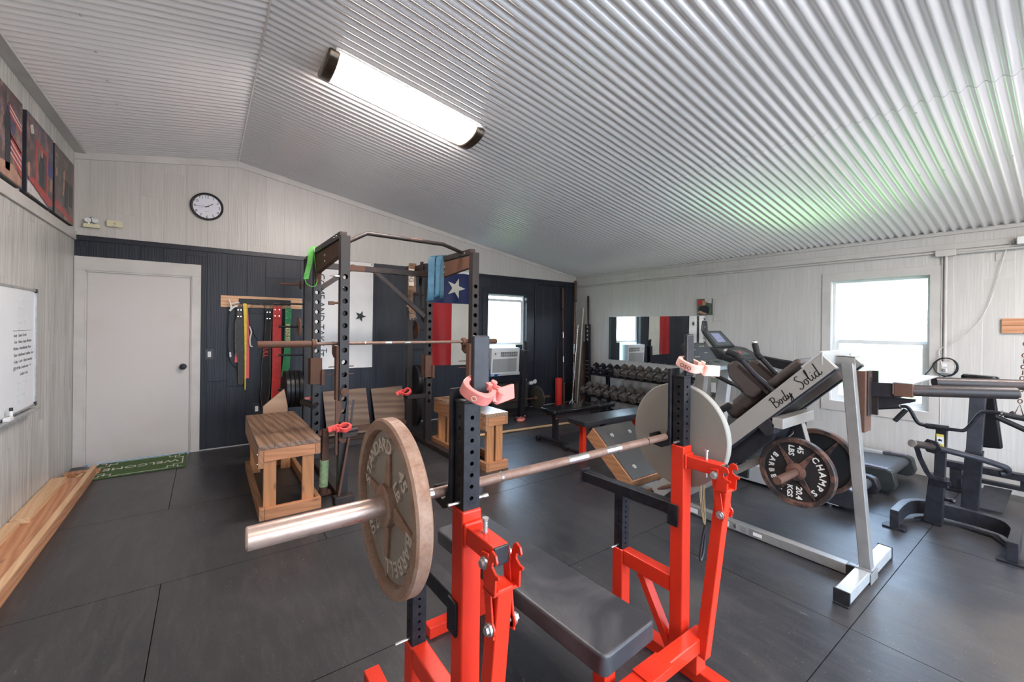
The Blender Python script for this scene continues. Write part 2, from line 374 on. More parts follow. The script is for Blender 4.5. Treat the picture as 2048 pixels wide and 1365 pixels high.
M['leather_green'] = plain('green_leather', (.025,.23,.075), .5, var=.1, nscale=25)
M['edge_tan'] = plain('tan_leather_edge', (.30,.22,.15), .6)
M['yellow'] = plain('yellow_rubber', (.72,.52,.02), .4)
M['green_rubber'] = plain('green_rubber_band', (.10,.42,.07), .4)
M['blue_rubber'] = plain('blue_rubber_band', (.035,.125,.20), .42, var=.15)
M['blue'] = plain('blue_plastic', (.015,.12,.42), .35)
M['green_tape'] = plain('pale_green_tape', (.34,.47,.25), .55, var=.18, nscale=30)
M['tape_wood'] = None
M['lumber'] = wood('orange_brown_lumber', (.55,.28,.15), (.40,.17,.08), 'Y')
M['lumber_pale'] = wood('pale_pine', (.66,.44,.26), (.57,.35,.19), 'Y', knots=False)
M['box_wood'] = wood('construction_pine', (.46,.20,.088), (.35,.14,.058), 'X')
M['box_wood_y'] = wood('construction_pine_long', (.37,.175,.082), (.27,.12,.053), 'Y')
M['box_wood_z'] = wood('construction_pine_upright', (.48,.21,.08), (.39,.16,.058), 'Z')
M['box_top'] = wood('weathered_top_boards', (.25,.15,.095), (.115,.065,.042), 'Y', .8, .5, 5, False, .6)
M['box_top_gloss'] = wood('sealed_top_boards', (.36,.25,.17), (.20,.12,.07), 'Y', 1.0, .22, 7, False, .3)
M['ply'] = wood('weathered_plywood', (.235,.15,.10), (.13,.077,.052), 'X', .45, .6, 4, False, .3)
M['ply_tan'] = wood('tan_plywood_panel', (.40,.25,.16), (.33,.20,.12), 'X', .5, .6, 3, False, .1)
M['wood_board'] = wood('light_orange_board', (.66,.40,.23), (.52,.27,.13), 'X', 1.2)
M['cloth_white'] = plain('white_nylon', (.74,.73,.72), .6, var=.03, nscale=4)
M['cloth_red'] = plain('red_nylon', (.36,.010,.012), .55, var=.06, nscale=4)
M['cloth_blue'] = plain('navy_nylon', (.013,.020,.085), .55, var=.1, nscale=4)
M['cloth_cream'] = plain('cream_nylon', (.55,.52,.45), .6, var=.04, nscale=4)
M['mat_green'] = plain('green_mat_pile', (.075,.135,.045), .9, var=.2, nscale=80, bump=.5)
M['mat_edge'] = plain('dark_green_edge', (.03,.09,.03), .9)
M['mirror'] = plain('mirror_silver', (.80,.83,.82), .015, 1.0, var=0)
M['glass'] = None
def glass():
    m = bpy.data.materials.new('window_glass'); m.use_nodes = True; t = m.node_tree; t.nodes.clear()
    o = t.nodes.new('ShaderNodeOutputMaterial'); a = t.nodes.new('ShaderNodeBsdfTransparent'); g = t.nodes.new('ShaderNodeBsdfGlossy'); x = t.nodes.new('ShaderNodeMixShader')
    g.inputs['Roughness'].default_value = .02; x.inputs[0].default_value = .05
    t.links.new(a.outputs[0], x.inputs[1]); t.links.new(g.outputs[0], x.inputs[2]); t.links.new(x.outputs[0], o.inputs[0]); return m
M['glass'] = glass()
M['grass'] = plain('lawn_grass', (.21,.34,.11), .9, var=.2, nscale=3)
M['screen'] = plain('grey_lcd', (.30,.32,.46), .3, var=.03)
M['console'] = plain('dark_console_plastic', (.035,.038,.037), .35, var=.1)
M['console_grey'] = plain('green_grey_console', (.10,.115,.11), .35, var=.08)
M['belt_run'] = plain('treadmill_belt', (.060,.065,.070), .42, var=.1, nscale=40)
M['foam'] = plain('black_foam_grip', (.014,.014,.015), .6, var=.1)
M['board_gloss'] = plain('whiteboard_surface', (.74,.77,.79), .18, var=.02, nscale=3)
M['alu'] = plain('aluminium_frame', (.48,.48,.48), .3, .7)
M['marker_ink'] = plain('faded_marker_ink', (.05,.05,.06), .5)
M['faint_ink'] = plain('faint_erased_ink', (.58,.66,.68), .3)
M['face_paper'] = plain('clock_face_paper', (.66,.66,.72), .4, var=.01)
M['sticker'] = plain('sticker_paper', (.72,.70,.68), .4, var=.02)
M['sticker_yellow'] = plain('yellow_sticker', (.65,.50,.10), .4, var=.02)
M['sticker_dark'] = plain('dark_sticker', (.08,.08,.08), .4, var=.02)
M['sticker_pink'] = plain('pink_red_sticker', (.72,.45,.45), .4, var=.02)
M['black_top'] = vinyl('black_rubber_sheet', (.045,.043,.042), (.12,.10,.085))
M['cord_black'] = plain('black_cord', (.012,.012,.012), .5)
M['cord_white'] = plain('white_cord', (.62,.60,.55), .5)
M['cord_tan'] = plain('tan_cord', (.24,.17,.09), .6)
M['dust_dirt'] = plain('dust', (.2,.17,.14), .9)
def picture(name, seed, cols):
    t = NT(name); v = t.pos(); mp = t.n('Mapping', {'Vector': v, 'Scale': (1, 3.2, 1.7), 'Location': (seed, seed*2, seed)}).outputs[0]
    vo = t.n('TexVoronoi', {'Vector': t.n('VectorMath', {0: mp, 1: t.n('TexNoise', {'Vector': mp, 'Scale': 3.0}).outputs[1]}, operation='ADD').outputs[0], 'Scale': 2.6}); 
    a = t.n('SeparateColor', {0: vo.outputs['Color']}).outputs[0]
    c = t.ramp(t.math('ADD', t.math('MULTIPLY', a, .75), t.math('MULTIPLY', t.noise(v, 22, 5), .25)), cols); 
    x = t.t.nodes[-1]
    t.p(color=t.mix(t.ramp(t.noise(v, 9, 6, .7), [(.30, .15), (.58, .92)]), c, (.022,.019,.022)), rough=.35); return t.m
M['print_a'] = picture('athletes_print_a', 3.1, [(.2, (.03,.03,.04)), (.36, (.42,.06,.05)), (.48, (.5,.45,.42)), (.58, (.03,.04,.20)), (.7, (.45,.26,.2))])
M['print_b'] = picture('athletes_print_b', 8.7, [(.2, (.02,.03,.07)), (.36, (.30,.04,.04)), (.48, (.04,.05,.08)), (.6, (.10,.13,.26)), (.74, (.45,.2,.15))])
M['print_c'] = picture('athletes_print_c', 5.3, [(.2, (.04,.035,.035)), (.4, (.10,.08,.07)), (.52, (.35,.10,.06)), (.62, (.05,.05,.08)), (.74, (.45,.28,.2))])
M['flagred'] = plain('print_red', (.42,.05,.05), .4); M['flagwhite'] = plain('print_white', (.6,.56,.54), .4); M['skin_print'] = plain('print_skin', (.45,.25,.18), .45)
M['ink_dark'] = plain('print_dark', (.02,.02,.03), .4); M['ink_blue'] = plain('print_blue', (.03,.05,.25), .4); M['leaf_print'] = plain('print_leaf', (.09,.13,.07), .5)

# ================================================================== THE ROOM
XL, XR, YB, YF = -1.106, 6.072, 6.14, -1.8
def ridge_z(x): return 3.4977-0.168*abs(x-0.3)
# floor: rubber mats laid over a slab, thin gaps between them
mb = MB(); g = .0022
ys = [YF, -.52, .70, 1.92, 3.14, 4.36, 5.58, YB]
xoff = {0: .86, 1: 2.65, 2: 2.65, 3: -.20, 4: .70, 5: -.235, 6: .70}
for r in range(7):
    xs = [XL] + sorted(x for x in [xoff[r]+1.83*k-(.28 if r == 1 and k == 1 else 0) for k in range(-3, 6)] if XL+.2 < x < XR-.2) + [XR]
    for a, b in zip(xs, xs[1:]):
        mb.box(a+(g if a > XL else 0), b-(g if b < XR else 0), ys[r]+(g if r else 0), ys[r+1]-(g if r < 6 else 0), -.012, 0)
mb.mat(1).box(XL-.12, XR+.12, YF-.12, YB+.13, -.08, -.0121)
struct('floor', mb, [M['floor'], M['seam']], smooth=False)
# outside lawn
mb = MB().box(-40, 60, -40, 60, -.42, -.36); struct('ground', mb, M['grass'], smooth=False)
struct('added_bounce_slab', MB().box(-9, 14, -22, YF-.125, -.36, -.06), plain('pale_bounce_surface', (.50,.455,.42), .8, var=.05, nscale=2), smooth=False)  # pale slab added outside the opening to bounce sunlight up to the ceiling
# back wall : dark boards up to the rail, light boards in the gable
W2 = (3.95, 4.80, .625, 2.075)
mb = MB(); T = .13
def wall_y(mb, x0, x1, z0, z1, op=None, y=YB, t=T):
    if op is None: mb.box(x0, x1, y, y+t, z0, z1); return
    a, b, c, d = op
    mb.box(x0, a, y, y+t, z0, z1); mb.box(b, x1, y, y+t, z0, z1); mb.box(a, b, y, y+t, z0, c); mb.box(a, b, y, y+t, d, z1)
wall_y(mb, -.148, XR, 0, 2.40, W2); mb.box(XL, -.148, YB, YB+T, 2.045, 2.40); mb.box(XL, -1.012, YB, YB+T, 0, 2.045)
mb.mat(1).prism([(XL, 2.40), (XR, 2.40), (XR, 2.62), (.3, 3.57), (XL, 3.34)], (0, YB+.001, 0), (1,0,0), (0,0,1), (0, T, 0))
struct('wall_back', mb, [M['wall_dark'], M['wall']], smooth=False)
struct('trim_1', MB().box(XL, XR, YB-.018, YB+.001, 2.348, 2.402), M['trim_dark'], bevel=.002)
mb = MB()
mb.prism([(XL+.0, ridge_z(XL)-.085), (.3, ridge_z(.3)-.085), (.3, ridge_z(.3)+.02), (XL, ridge_z(XL)+.02)], (0, YB, 0), (1,0,0), (0,0,1), (0, -.016, 0))
mb.prism([(.303, ridge_z(.3)-.085), (XR, ridge_z(XR)-.055), (XR, ridge_z(XR)+.02), (.303, ridge_z(.3)+.02)], (0, YB, 0), (1,0,0), (0,0,1), (0, -.016, 0))
struct('trim_2', mb, M['trim'])
struct('baseboard_back', MB().box(-.055, XR, YB-.008, YB, 0, .012), plain('pale_floor_joint', (.42,.42,.43), .6), smooth=False)
# right wall with window
W1 = (.969, 1.823, .668, 2.098)
mb = MB()
a, b, c, d = W1
mb.box(XR, XR+T, YF-.12, a, 0, 2.66); mb.box(XR, XR+T, b, YB+T, 0, 2.66); mb.box(XR, XR+T, a, b, 0, c); mb.box(XR, XR+T, a, b, d, 2.66)
struct('wall_right', mb, M['wall_side'], smooth=False)
struct('trim_3', MB().box(XR-.02, XR, YF, YB, 2.485, 2.525), M['trim'], bevel=.002)
struct('trim_4', MB().box(XR-.016, XR, YF, YB, 2.335, 2.395), M['trim'], bevel=.002)
# window casing right
def casing(mb, axis, p, o, i, t, side=1):
    """flat boards round an opening; o outer, i inner (a0,a1,z0,z1)"""
    def bx(a0, a1, z0, z1):
        if axis == 'x': mb.box(min(p, p-t*side), max(p, p-t*side), a0, a1, z0, z1)
        else: mb.box(a0, a1, min(p, p-t*side), max(p, p-t*side), z0, z1)
    bx(o[0], o[1], i[3], o[3]); bx(o[0], o[1], o[2], i[2]); bx(o[0], i[0], i[2], i[3]); bx(i[1], o[1], i[2], i[3])
mb = MB(); casing(mb, 'x', XR, (.881, 1.912, .555, 2.187), W1, .012)
struct('trim_5', mb, M['trim'], bevel=.0015)
def sash_window(name, horiz, plane, a0, a1, z0, z1, meet, depth, lower_open=None):
    """vinyl single hung window; plane = wall inner face, depth = recess"""
    root = bpy.data.objects.new(name, None); COL.objects.link(root); root['kind'] = 'structure'
    def bx(mb, u0, u1, d0, d1, zz0, zz1):
        if horiz == 'y': mb.box(plane+d0, plane+d1, u0, u1, zz0, zz1)
        else: mb.box(u0, u1, plane+d0, plane+d1, zz0, zz1)
    mb = MB(); e = .03
    bx(mb, a0, a0+e, depth, depth+.06, z0, z1); bx(mb, a1-e, a1, depth, depth+.06, z0, z1); bx(mb, a0+e, a1-e, depth, depth+.06, z0, z0+e); bx(mb, a0+e, a1-e, depth, depth+.06, z1-e, z1)
    bx(mb, a0+.002, a1-.002, .0, depth, z0-.012, z0+.003)
    struct('window_frame', mb, M['offwhite'], root, bevel=.002)
    mb = MB(); q = .035; s0 = lower_open if lower_open is not None else z0+e
    bx(mb, a0+e, a0+e+q, depth+.005, depth+.035, s0, meet); bx(mb, a1-e-q, a1-e, depth+.005, depth+.035, s0, meet)
    bx(mb, a0+e+q, a1-e-q, depth+.002, depth+.037, meet-.022, meet+.022); bx(mb, a0+e+q, a1-e-q, depth+.006, depth+.034, s0, s0+.04); bx(mb, a0+e, a1-e, depth+.040, depth+.058, meet-.015, meet+.025)
    struct('lower_sash', mb, M['offwhite'], root, bevel=.002)
    mb = MB(); bx(mb, a0+e+q, a1-e-q, depth+.018, depth+.022, s0+.04, meet-.02); struct('window_pane', mb, M['glass'], root, smooth=False)
    mb = MB(); bx(mb, a0+e, a1-e, depth+.045, depth+.049, meet, z1-e); struct('window_pane', mb, M['glass'], root, smooth=False)
    mb = MB(); bx(mb, a0, a0+.004, .001, depth, z0, z1); bx(mb, a1-.004, a1, .001, depth, z0, z1); bx(mb, a0, a1, .001, depth, z1-.004, z1)
    return root, mb
r1, mb = sash_window('window_1', 'y', XR, *W1, 1.375, .06); struct('window_reveal', mb, M['trim'], r1, smooth=False)
mb = MB(); casing(mb, 'y', YB, (3.836, 4.972, .43, 2.19), W2, .012); struct('trim_6', mb, M['trim_dark'], bevel=.0015)
r2, mb = sash_window('window_2', 'x', YB, *W2, 1.975, .085, lower_open=1.17); struct('window_reveal', mb, M['trim_dark'], r2, smooth=False)
# left wall
mb = MB().box(XL-.12, XL, YF-.12, YB+T, 0, 3.34); struct('wall_left', mb, M['wall_left'], smooth=False)
struct('trim_7', MB().box(XL, XL+.018, YF, YB-.001, 2.347, 2.435), M['trim'], bevel=.002)
struct('trim_8', MB().box(XL, XL+.085, YF, YB-.001, 3.243, 3.262), M['trim'], bevel=.002)
# wall behind the camera, with a big opening added to let fill daylight in
mb = MB(); mb.box(XL, .3, YF-.12, YF, 0, 2.3); mb.box(4.5, XR, YF-.12, YF, 0, 2.3)
mb.prism([(XL, 2.3), (XR, 2.3), (XR, 2.62), (.3, 3.57), (XL, 3.34)], (0, YF, 0), (1,0,0), (0,0,1), (0, -.12, 0))
struct('wall_front', mb, M['wall'], smooth=False)
# corrugated ceiling
def sheet(mb, x0, x1, y0, y1, off, pitch=.068, amp=.0122, seg=8, thick=.0012, nx=3):
    n = int(round((y1-y0)/pitch*seg)); vs = []; fs = []
    rows = [x0+(x1-x0)*i/nx for i in range(nx+1)]
    for x in rows:
        for j in range(n+1):
            y = y0+(y1-y0)*j/n; vs.append((x, y, ridge_z(x)+off+amp*math.cos(2*PI*(y-.02)/pitch)))
    for i in range(nx):
        for j in range(n):
            a = i*(n+1)+j; fs.append((a, a+n+1, a+n+2, a+1) if True else ())
    mb.add(vs, fs)
    # visible edge of the sheet at its far (x1) and near (x0) end
    for x in (x0, x1):
        vs = []; 
        for j in range(n+1):
            y = y0+(y1-y0)*j/n; z = ridge_z(x)+off+amp*math.cos(2*PI*(y-.02)/pitch); vs += [(x, y, z), (x, y, z+.003)]
        mb.add(vs, [(2*j, 2*j+1, 2*j+3, 2*j+2) for j in range(n)])
mb = MB(); sheet(mb, XL-.02, .3, YF, YB, 0); sheet(mb, .3, 3.64, YF, YB, 0); sheet(mb, 3.60, XR+.05, YF, YB, -.0035)
ce = struct('ceiling', mb, M['ceil'], angle=1.2)
mb = MB(); nrm = Vector((.166, 0, .986))
for xr in (.55, 1.9, 3.68, 4.6, 5.35):
    k = 0; y = -1.6
    while y < 6.05:
        if random.random() < .62:
            yy = .02+.034+.068*round((y-.054)/.068); z = ridge_z(xr)-.0085-(.0035 if xr > 3.6 else 0)
            mb.lathe([(.009, 0), (.009, -.002), (.0055, -.003), (.005, -.007)], Matrix.Translation((xr, yy, z)), 8)
        y += .136 if k % 2 else .34; k += 1
for y in [YF+.3+.42*i for i in range(18)]:
    mb.lathe([(.009, 0), (.009, -.002), (.0055, -.003), (.005, -.007)], Matrix.Translation((-.62, y, ridge_z(-.62)-.0085)), 8)
sc = build('screw_heads', mb, M['screw'], ce); sc['kind'] = 'stuff'
struct('trim_9', MB().box(.294, .306, YF, YB-.02, ridge_z(.3)-.0135, ridge_z(.3)-.004), M['ceil'])
struct('roof', MB().prism([(XL-.14, ridge_z(XL)+.06), (.3, 3.58), (XR+.14, ridge_z(XR)+.05), (XR+.14, ridge_z(XR)+.12), (.3, 3.66), (XL-.14, ridge_z(XL)+.13)], (0, YF-.15, 0), (1,0,0), (0,0,1), (0, YB-YF+.32, 0)), M['seam'], smooth=False)
# door in the back wall
d = bpy.data.objects.new('door_1', None); COL.objects.link(d); d['kind'] = 'structure'
struct('door_slab', MB().box(-1.010, -.150, YB+.012, YB+.052, .008, 2.03), M['door'], d, bevel=.002)
mb = MB(); i = (-1.022, -.140, -.01, 2.04)
mb.box(XL+.002, i[0], YB-.016, YB, 0, 2.0448); mb.box(i[1], -.056, YB-.016, YB, 0, 2.0448); mb.box(XL+.002, -.056, YB-.016, YB, 2.045, 2.185)
mb.box(i[0]-.012, i[0]+.012, YB-.006, YB+.011, 0, 2.05); mb.box(i[1]-.012, i[1]+.012, YB-.006, YB+.011, 0, 2.05); mb.box(i[0], i[1], YB-.006, YB+.011, 2.028, 2.052)
struct('door_casing', mb, M['trim'], d, bevel=.0025)
mb = MB(); K = frame_mtx((-.215, YB+.012, 1.0), (1,0,0), (0,0,1), (0,-1,0))
mb.lathe([(.034, 0), (.034, .006), (.014, .012), (.013, .035), (.027, .045), (.032, .06), (.028, .072), (.010, .076)], K, 28)
struct('door_knob', mb, M['blackm'], d)
mb = MB().box(-.085, -.035, YB+.0115, YB+.0125, .28, .30)

# ------------------------------------------------------------------ ceiling lamp
def ceiling_lamp(loc, label, group=None):
    t = thing('ceiling_light', label, 'ceiling light', loc, group)
    ang = math.atan(.168); X = Vector((math.cos(ang), 0, -math.sin(ang))); Z = Vector((-math.sin(ang), 0, -math.cos(ang))); Y = Vector((0,1,0)); o = Vector(loc)
    def half(mb, x0, x1, w, h, n=14, inset=0):
        pr = [(-w/2, 0)]+[(-w/2*math.cos(PI*k/n), h*math.sin(PI*k/n)**.7) for k in range(1, n)]+[(w/2, 0)]
        mb.prism(pr, o+X*x0, Y, Z, X*(x1-x0))
    mb = MB(); half(mb, -.575, .575, .33, .085); build('diffuser', mb, M['lamp'], t, angle=1.0)
    for s in (-1, 1):
        mb = MB(); half(mb, s*.56, s*.645, .37, .105); build('end_cap', mb, M['bronze'], t, bevel=.018, seg=3, angle=1.0)
    mb = MB(); mb.prism([(-.20, 0), (.20, 0), (.20, .012), (-.20, .012)], o-X*.6, Y, Z, X*1.2); build('housing', mb, M['white'], t)
    return t
ceiling_lamp((1.30, 3.26, ridge_z(1.30)-.012), 'long half-round ceiling light with dark bronze end caps, lit, on the corrugated ceiling')
ceiling_lamp((1.30, -.55, ridge_z(1.30)-.012), 'added half-round fill light by the ridge, unseen behind the camera, lit')  # unseen lamp added behind the camera to fill the room
ceiling_lamp((4.55, -.55, ridge_z(4.55)-.012), 'added half-round fill light low on the right slope, unseen behind the camera, lit')  # second unseen lamp, added as fill over the right side

# ------------------------------------------------------------------ clock
o = Vector((-.006, YB, 2.878)); t = thing('wall_clock', 'round white wall clock with thin black rim high on the gable wall', 'clock', o)
K = frame_mtx(o, (1,0,0), (0,0,1), (0,-1,0))
build('rim', MB().lathe([(.160, 0), (.160, .030), (.155, .036), (.148, .030), (.146, .014), (.10, .012)], K, 56), M['blackp'], t)
fc = build('clock_face', MB().lathe([(.147, .010), (.147, .0135), (.001, .0135)], K, 56), M['face_paper'], t)
mb = MB()
for h in range(1, 13):
    a = PI/2-h*PI/6; build('numeral', MB().glyphs(str(h), o+Vector((.117*math.cos(a), -.0136, .117*math.sin(a))), (1,0,0), (0,0,1), .046, .0008), M['ink_dark'], fc, smooth=False)
build('maker_mark', MB().glyphs('QUARTZ', o+Vector((0, -.0136, -.058)), (1,0,0), (0,0,1), .010, .0005), M['ink_dark'], fc, smooth=False)
for nm, deg, ln, w in (('hour_hand', 35, .070, .007), ('minute_hand', 180.5, .112, .004), ('second_hand', 197, .090, .0015)):
    a = math.radians(deg); dr = Vector((math.cos(a), 0, math.sin(a))); c = o+Vector((0, -.017-.001*(w < .004), 0))
    build(nm, MB().bar(c-dr*.018, c+dr*ln, w, .001, up=(0,1,0)), M['ink_dark'], t)

# ------------------------------------------------------------------ emergency light and alarm
o = Vector((-.975, YB, 2.505)); t = thing('emergency_light', 'small off-white twin-head emergency light above the dark rail', 'emergency light', o)
build('housing', MB().prism([(-.062, -.02), (.062, -.02), (.066, 0), (.058, .022), (-.058, .022), (-.066, 0)], o, (1,0,0), (0,0,1), (0,-.045,0)), M['cream'], t, bevel=.006)
for s in (-1, 1):
    K = frame_mtx(o+Vector((.026*s, -.035, .052)), (1,0,0), (0,.3,1), (.25*s,-1,.3))
    h = build('lamp_head', MB().lathe([(.010, -.02), (.022, -.012), (.026, .008), (.024, .012), (.018, .013), (.004, .009)], K, 20), M['white'], t)
    build('neck', MB().cyl(o+Vector((.02*s, -.025, .018)), o+Vector((.026*s, -.03, .045)), .007, 10), M['chrome'], t)
build('top_lamp', MB().ball(o+Vector((0, -.028, .078)), .016, 8), M['chrome'], t)
o = Vector((-.80, YB, 2.55)); t = thing('smoke_alarm', 'yellowed rectangular smoke alarm on the gable wall', 'alarm', o)
build('alarm_case', MB().prism([(-.066, -.028), (-.05, -.034), (.05, -.034), (.066, -.028), (.066, .026), (.05, .036), (-.05, .036), (-.066, .026)], o, (1,0,0), (0,0,1), (0,-.034,0)), M['cream'], t, bevel=.008)
mb = MB().lathe([(.013, .034), (.012, .037), (.002, .037)], frame_mtx(o+Vector((0,0,.004)), (1,0,0), (0,0,1), (0,-1,0)), 20); mb.lathe([(.004, .034), (.004, .037), (.001, .037)], frame_mtx(o+Vector((-.036,0,.008)), (1,0,0), (0,0,1), (0,-1,0)), 12)
for k in range(3): mb.box(o.x-.02, o.x+.02, YB-.0355, YB-.033, 2.530-.005*k, 2.532-.005*k)
build('test_button', mb, plain('darker_cream', (.50,.44,.28), .5), t)

# ------------------------------------------------------------------ canvas prints on the left wall
def canvas(y0, y1, mat, label, extra):
    z0, z1 = 2.447, 3.05; o = (XL+.016, (y0+y1)/2, z0)
    t = thing('canvas_print', label, 'picture', o, 'canvas prints along the left wall')
    build('stretcher', MB().box(XL+.001, XL+.034, y0, y1, z0, z1), M['ink_dark'], t, bevel=.002)
    build('picture', MB().box(XL+.034, XL+.036, y0+.002, y1-.002, z0+.002, z1-.002), mat, t, smooth=False)
    for nm, m, polys in extra:
        for k, p in enumerate(polys): build(nm, MB().prism([(y0+a*(y1-y0), z0+b*(z1-z0)) for a, b in p], (XL+.036+.0002*k, 0, 0), (0,1,0), (0,0,1), (.0006, 0, 0)), m, t, smooth=False)
def stripes(a0, b0, n, da, db, dx, w): return [[(a0+da*k, b0+db*k), (a0+da*k+dx, b0+db*k-.10), (a0+da*k+dx, b0+db*k-.10-w), (a0+da*k, b0+db*k-w)] for k in range(n)]
canvas(3.86, 4.472, M['print_a'], 'canvas print with red and white flags, cut by the left photo edge', [
    ('printed_flag', M['flagred'], [[(.62,.55),(.98,.42),(.98,.12),(.66,.28)], [(.60,.86),(.96,.72),(.98,.62),(.62,.72)]]),
    ('printed_stripes', M['flagwhite'], stripes(.64, .52, 4, 0, -.065, .33, .022)+stripes(.6, .83, 2, 0, -.05, .36, .02)),
    ('printed_figure', M['ink_dark'], [[(.5,.1),(.62,.1),(.66,.45),(.62,.75),(.54,.8),(.48,.6)]]),
    ('printed_floor', M['skin_print'], [[(.02,.02),(.98,.02),(.98,.10),(.7,.2),(.02,.13)]])])
canvas(4.567, 5.208, M['print_b'], 'canvas print of a lifter in a red rack, middle of the three', [
    ('printed_rack', M['flagred'], [[(.30,.12),(.37,.12),(.37,.74),(.30,.74)], [(.72,.12),(.79,.12),(.79,.70),(.72,.70)], [(.30,.70),(.79,.66),(.79,.72),(.30,.76)], [(.05,.20),(.80,.02),(.98,.06),(.98,.13),(.2,.25)]]),
    ('printed_figure', M['ink_dark'], [[(.46,.18),(.62,.18),(.64,.5),(.60,.66),(.5,.66),(.44,.5)]]),
    ('printed_light', M['flagwhite'], [[(.02,.02),(.10,.02),(.80,.0),(.10,.16),(.02,.17)], [(.1,.86),(.2,.90),(.24,.8),(.14,.77)]]),
    ('printed_crowd', M['skin_print'], [[(.03,.22),(.10,.22),(.10,.40),(.03,.38)], [(.86,.25),(.97,.24),(.97,.42),(.88,.44)], [(.5,.60),(.57,.60),(.57,.68),(.5,.68)]]),
    ('printed_banner', M['ink_blue'], [[(.80,.45),(.96,.42),(.96,.6),(.80,.64)]])])
canvas(5.265, 5.90, M['print_c'], 'canvas print of a dark weightlifting scene, nearest the corner', [
    ('printed_figure', M['skin_print'], [[(.42,.60),(.50,.60),(.52,.70),(.46,.76),(.41,.70)], [(.03,.55),(.12,.55),(.12,.66),(.03,.68)], [(.04,.82),(.10,.82),(.10,.88),(.04,.88)], [(.36,.36),(.44,.34),(.48,.58),(.40,.58)]]),
    ('printed_bar', M['ink_dark'], [[(.50,.2),(.66,.2),(.68,.62),(.52,.62)], [(.74,.26),(.9,.26),(.88,.6),(.76,.6)]]),
    ('printed_floor', M['flagred'], [[(.02,.10),(.55,.06),(.98,.04),(.98,.09),(.45,.16),(.02,.22)]])])

# ------------------------------------------------------------------ whiteboard
t = thing('whiteboard', 'large framed whiteboard with handwritten marker notes on the left wall', 'whiteboard', (XL, 4.25, .857))
y0, y1, z0, z1 = 3.62, 4.88, .86, 1.74
build('board', MB().box(XL+.001, XL+.014, y0, y1, z0, z1), M['board_gloss'], t)
mb = MB(); e = .016
mb.box(XL+.001, XL+.022, y0-e, y1+e, z1, z1+e); mb.box(XL+.001, XL+.022, y0-e, y1+e, z0-e, z0); mb.box(XL+.001, XL+.022, y1, y1+e, z0, z1); mb.box(XL+.001, XL+.022, y0-e, y0, z0, z1)
build('frame', mb, M['alu'], t, bevel=.002)
mb = MB()
for b in (z0-e-.002, z1-.012): build('frame_corner', MB().box(XL+.001, XL+.026, y1-.012, y1+e+.003, b, b+.032), M['blackp'], t, bevel=.003)
build('pen_tray', MB().box(XL+.001, XL+.075, y0, y1-.12, z0-.030, z0-.020).box(XL+.068, XL+.075, y0, y1-.12, z0-.020, z0-.010), M['alu'], t, bevel=.002)
mb = MB(); ink = ['Andy   Squat Circuit', 'Tues   Heavy Lunge Machine', 'Wednes  Bench/Incline Press', 'Thurs  Abs/Arms/Combine Core', 'Friday  Curls + Bench machine', '(20) 30 Min Combo test -> 4', 'Ladder Cool']
YM = Vector((0,-1,0)); 
for k, s in enumerate(ink): build('marker_writing', MB().glyphs(s, (XL+.0142, 4.40+(.03 if k < 6 else .16)+.008*math.sin(k*2.1), 1.405-.047*k), (0,1,.015), (0,0,1), .031, .0005, align='L', shear=.35), M['marker_ink'], t, smooth=False)
build('marker_line', MB().box(XL+.0141, XL+.0148, 4.42, 4.80, 1.437, 1.440), M['marker_ink'], t, smooth=False)
fs = ['Mon  Warm up', 'Sets 5 x 5', 'Press 3 x 8', 'Row 3 x 10', 'Plank 3']
for k, s in enumerate(fs): build('erased_writing', MB().glyphs(s, (XL+.0142, 4.50+.01*(k % 3), 1.65-.05*k), (0,1,.02), (0,0,1), .036, .0003, align='L', shear=.3), M['faint_ink'], t, smooth=False)
for k, s in enumerate(['Cardio 20 min', 'Sled x 4', 'Bike 10 min', 'Stretch']): build('erased_writing', MB().glyphs(s, (XL+.0142, 4.50+.012*(k % 2), 1.06-.045*k), (0,1,.02), (0,0,1), .036, .0003, align='L', shear=.3), M['faint_ink'], t, smooth=False)
tag(build('whiteboard_eraser', MB().box(XL+.028, XL+.066, 4.185, 4.245, z0-.020, z0+.006), M['offwhite'], bevel=.004), 'small pale eraser standing on the whiteboard tray', 'eraser')
t = thing('dry_erase_marker', 'white marker with black cap standing on the whiteboard tray', 'marker', (XL+.045, 4.272, z0-.020))
build('barrel', MB().cyl((XL+.045, 4.272, z0-.020), (XL+.045, 4.272, z0+.040), .009, 14), M['white'], t)
build('cap', MB().cyl((XL+.045, 4.272, z0+.040), (XL+.045, 4.272, z0+.062), .0095, 14), M['blackp'], t)

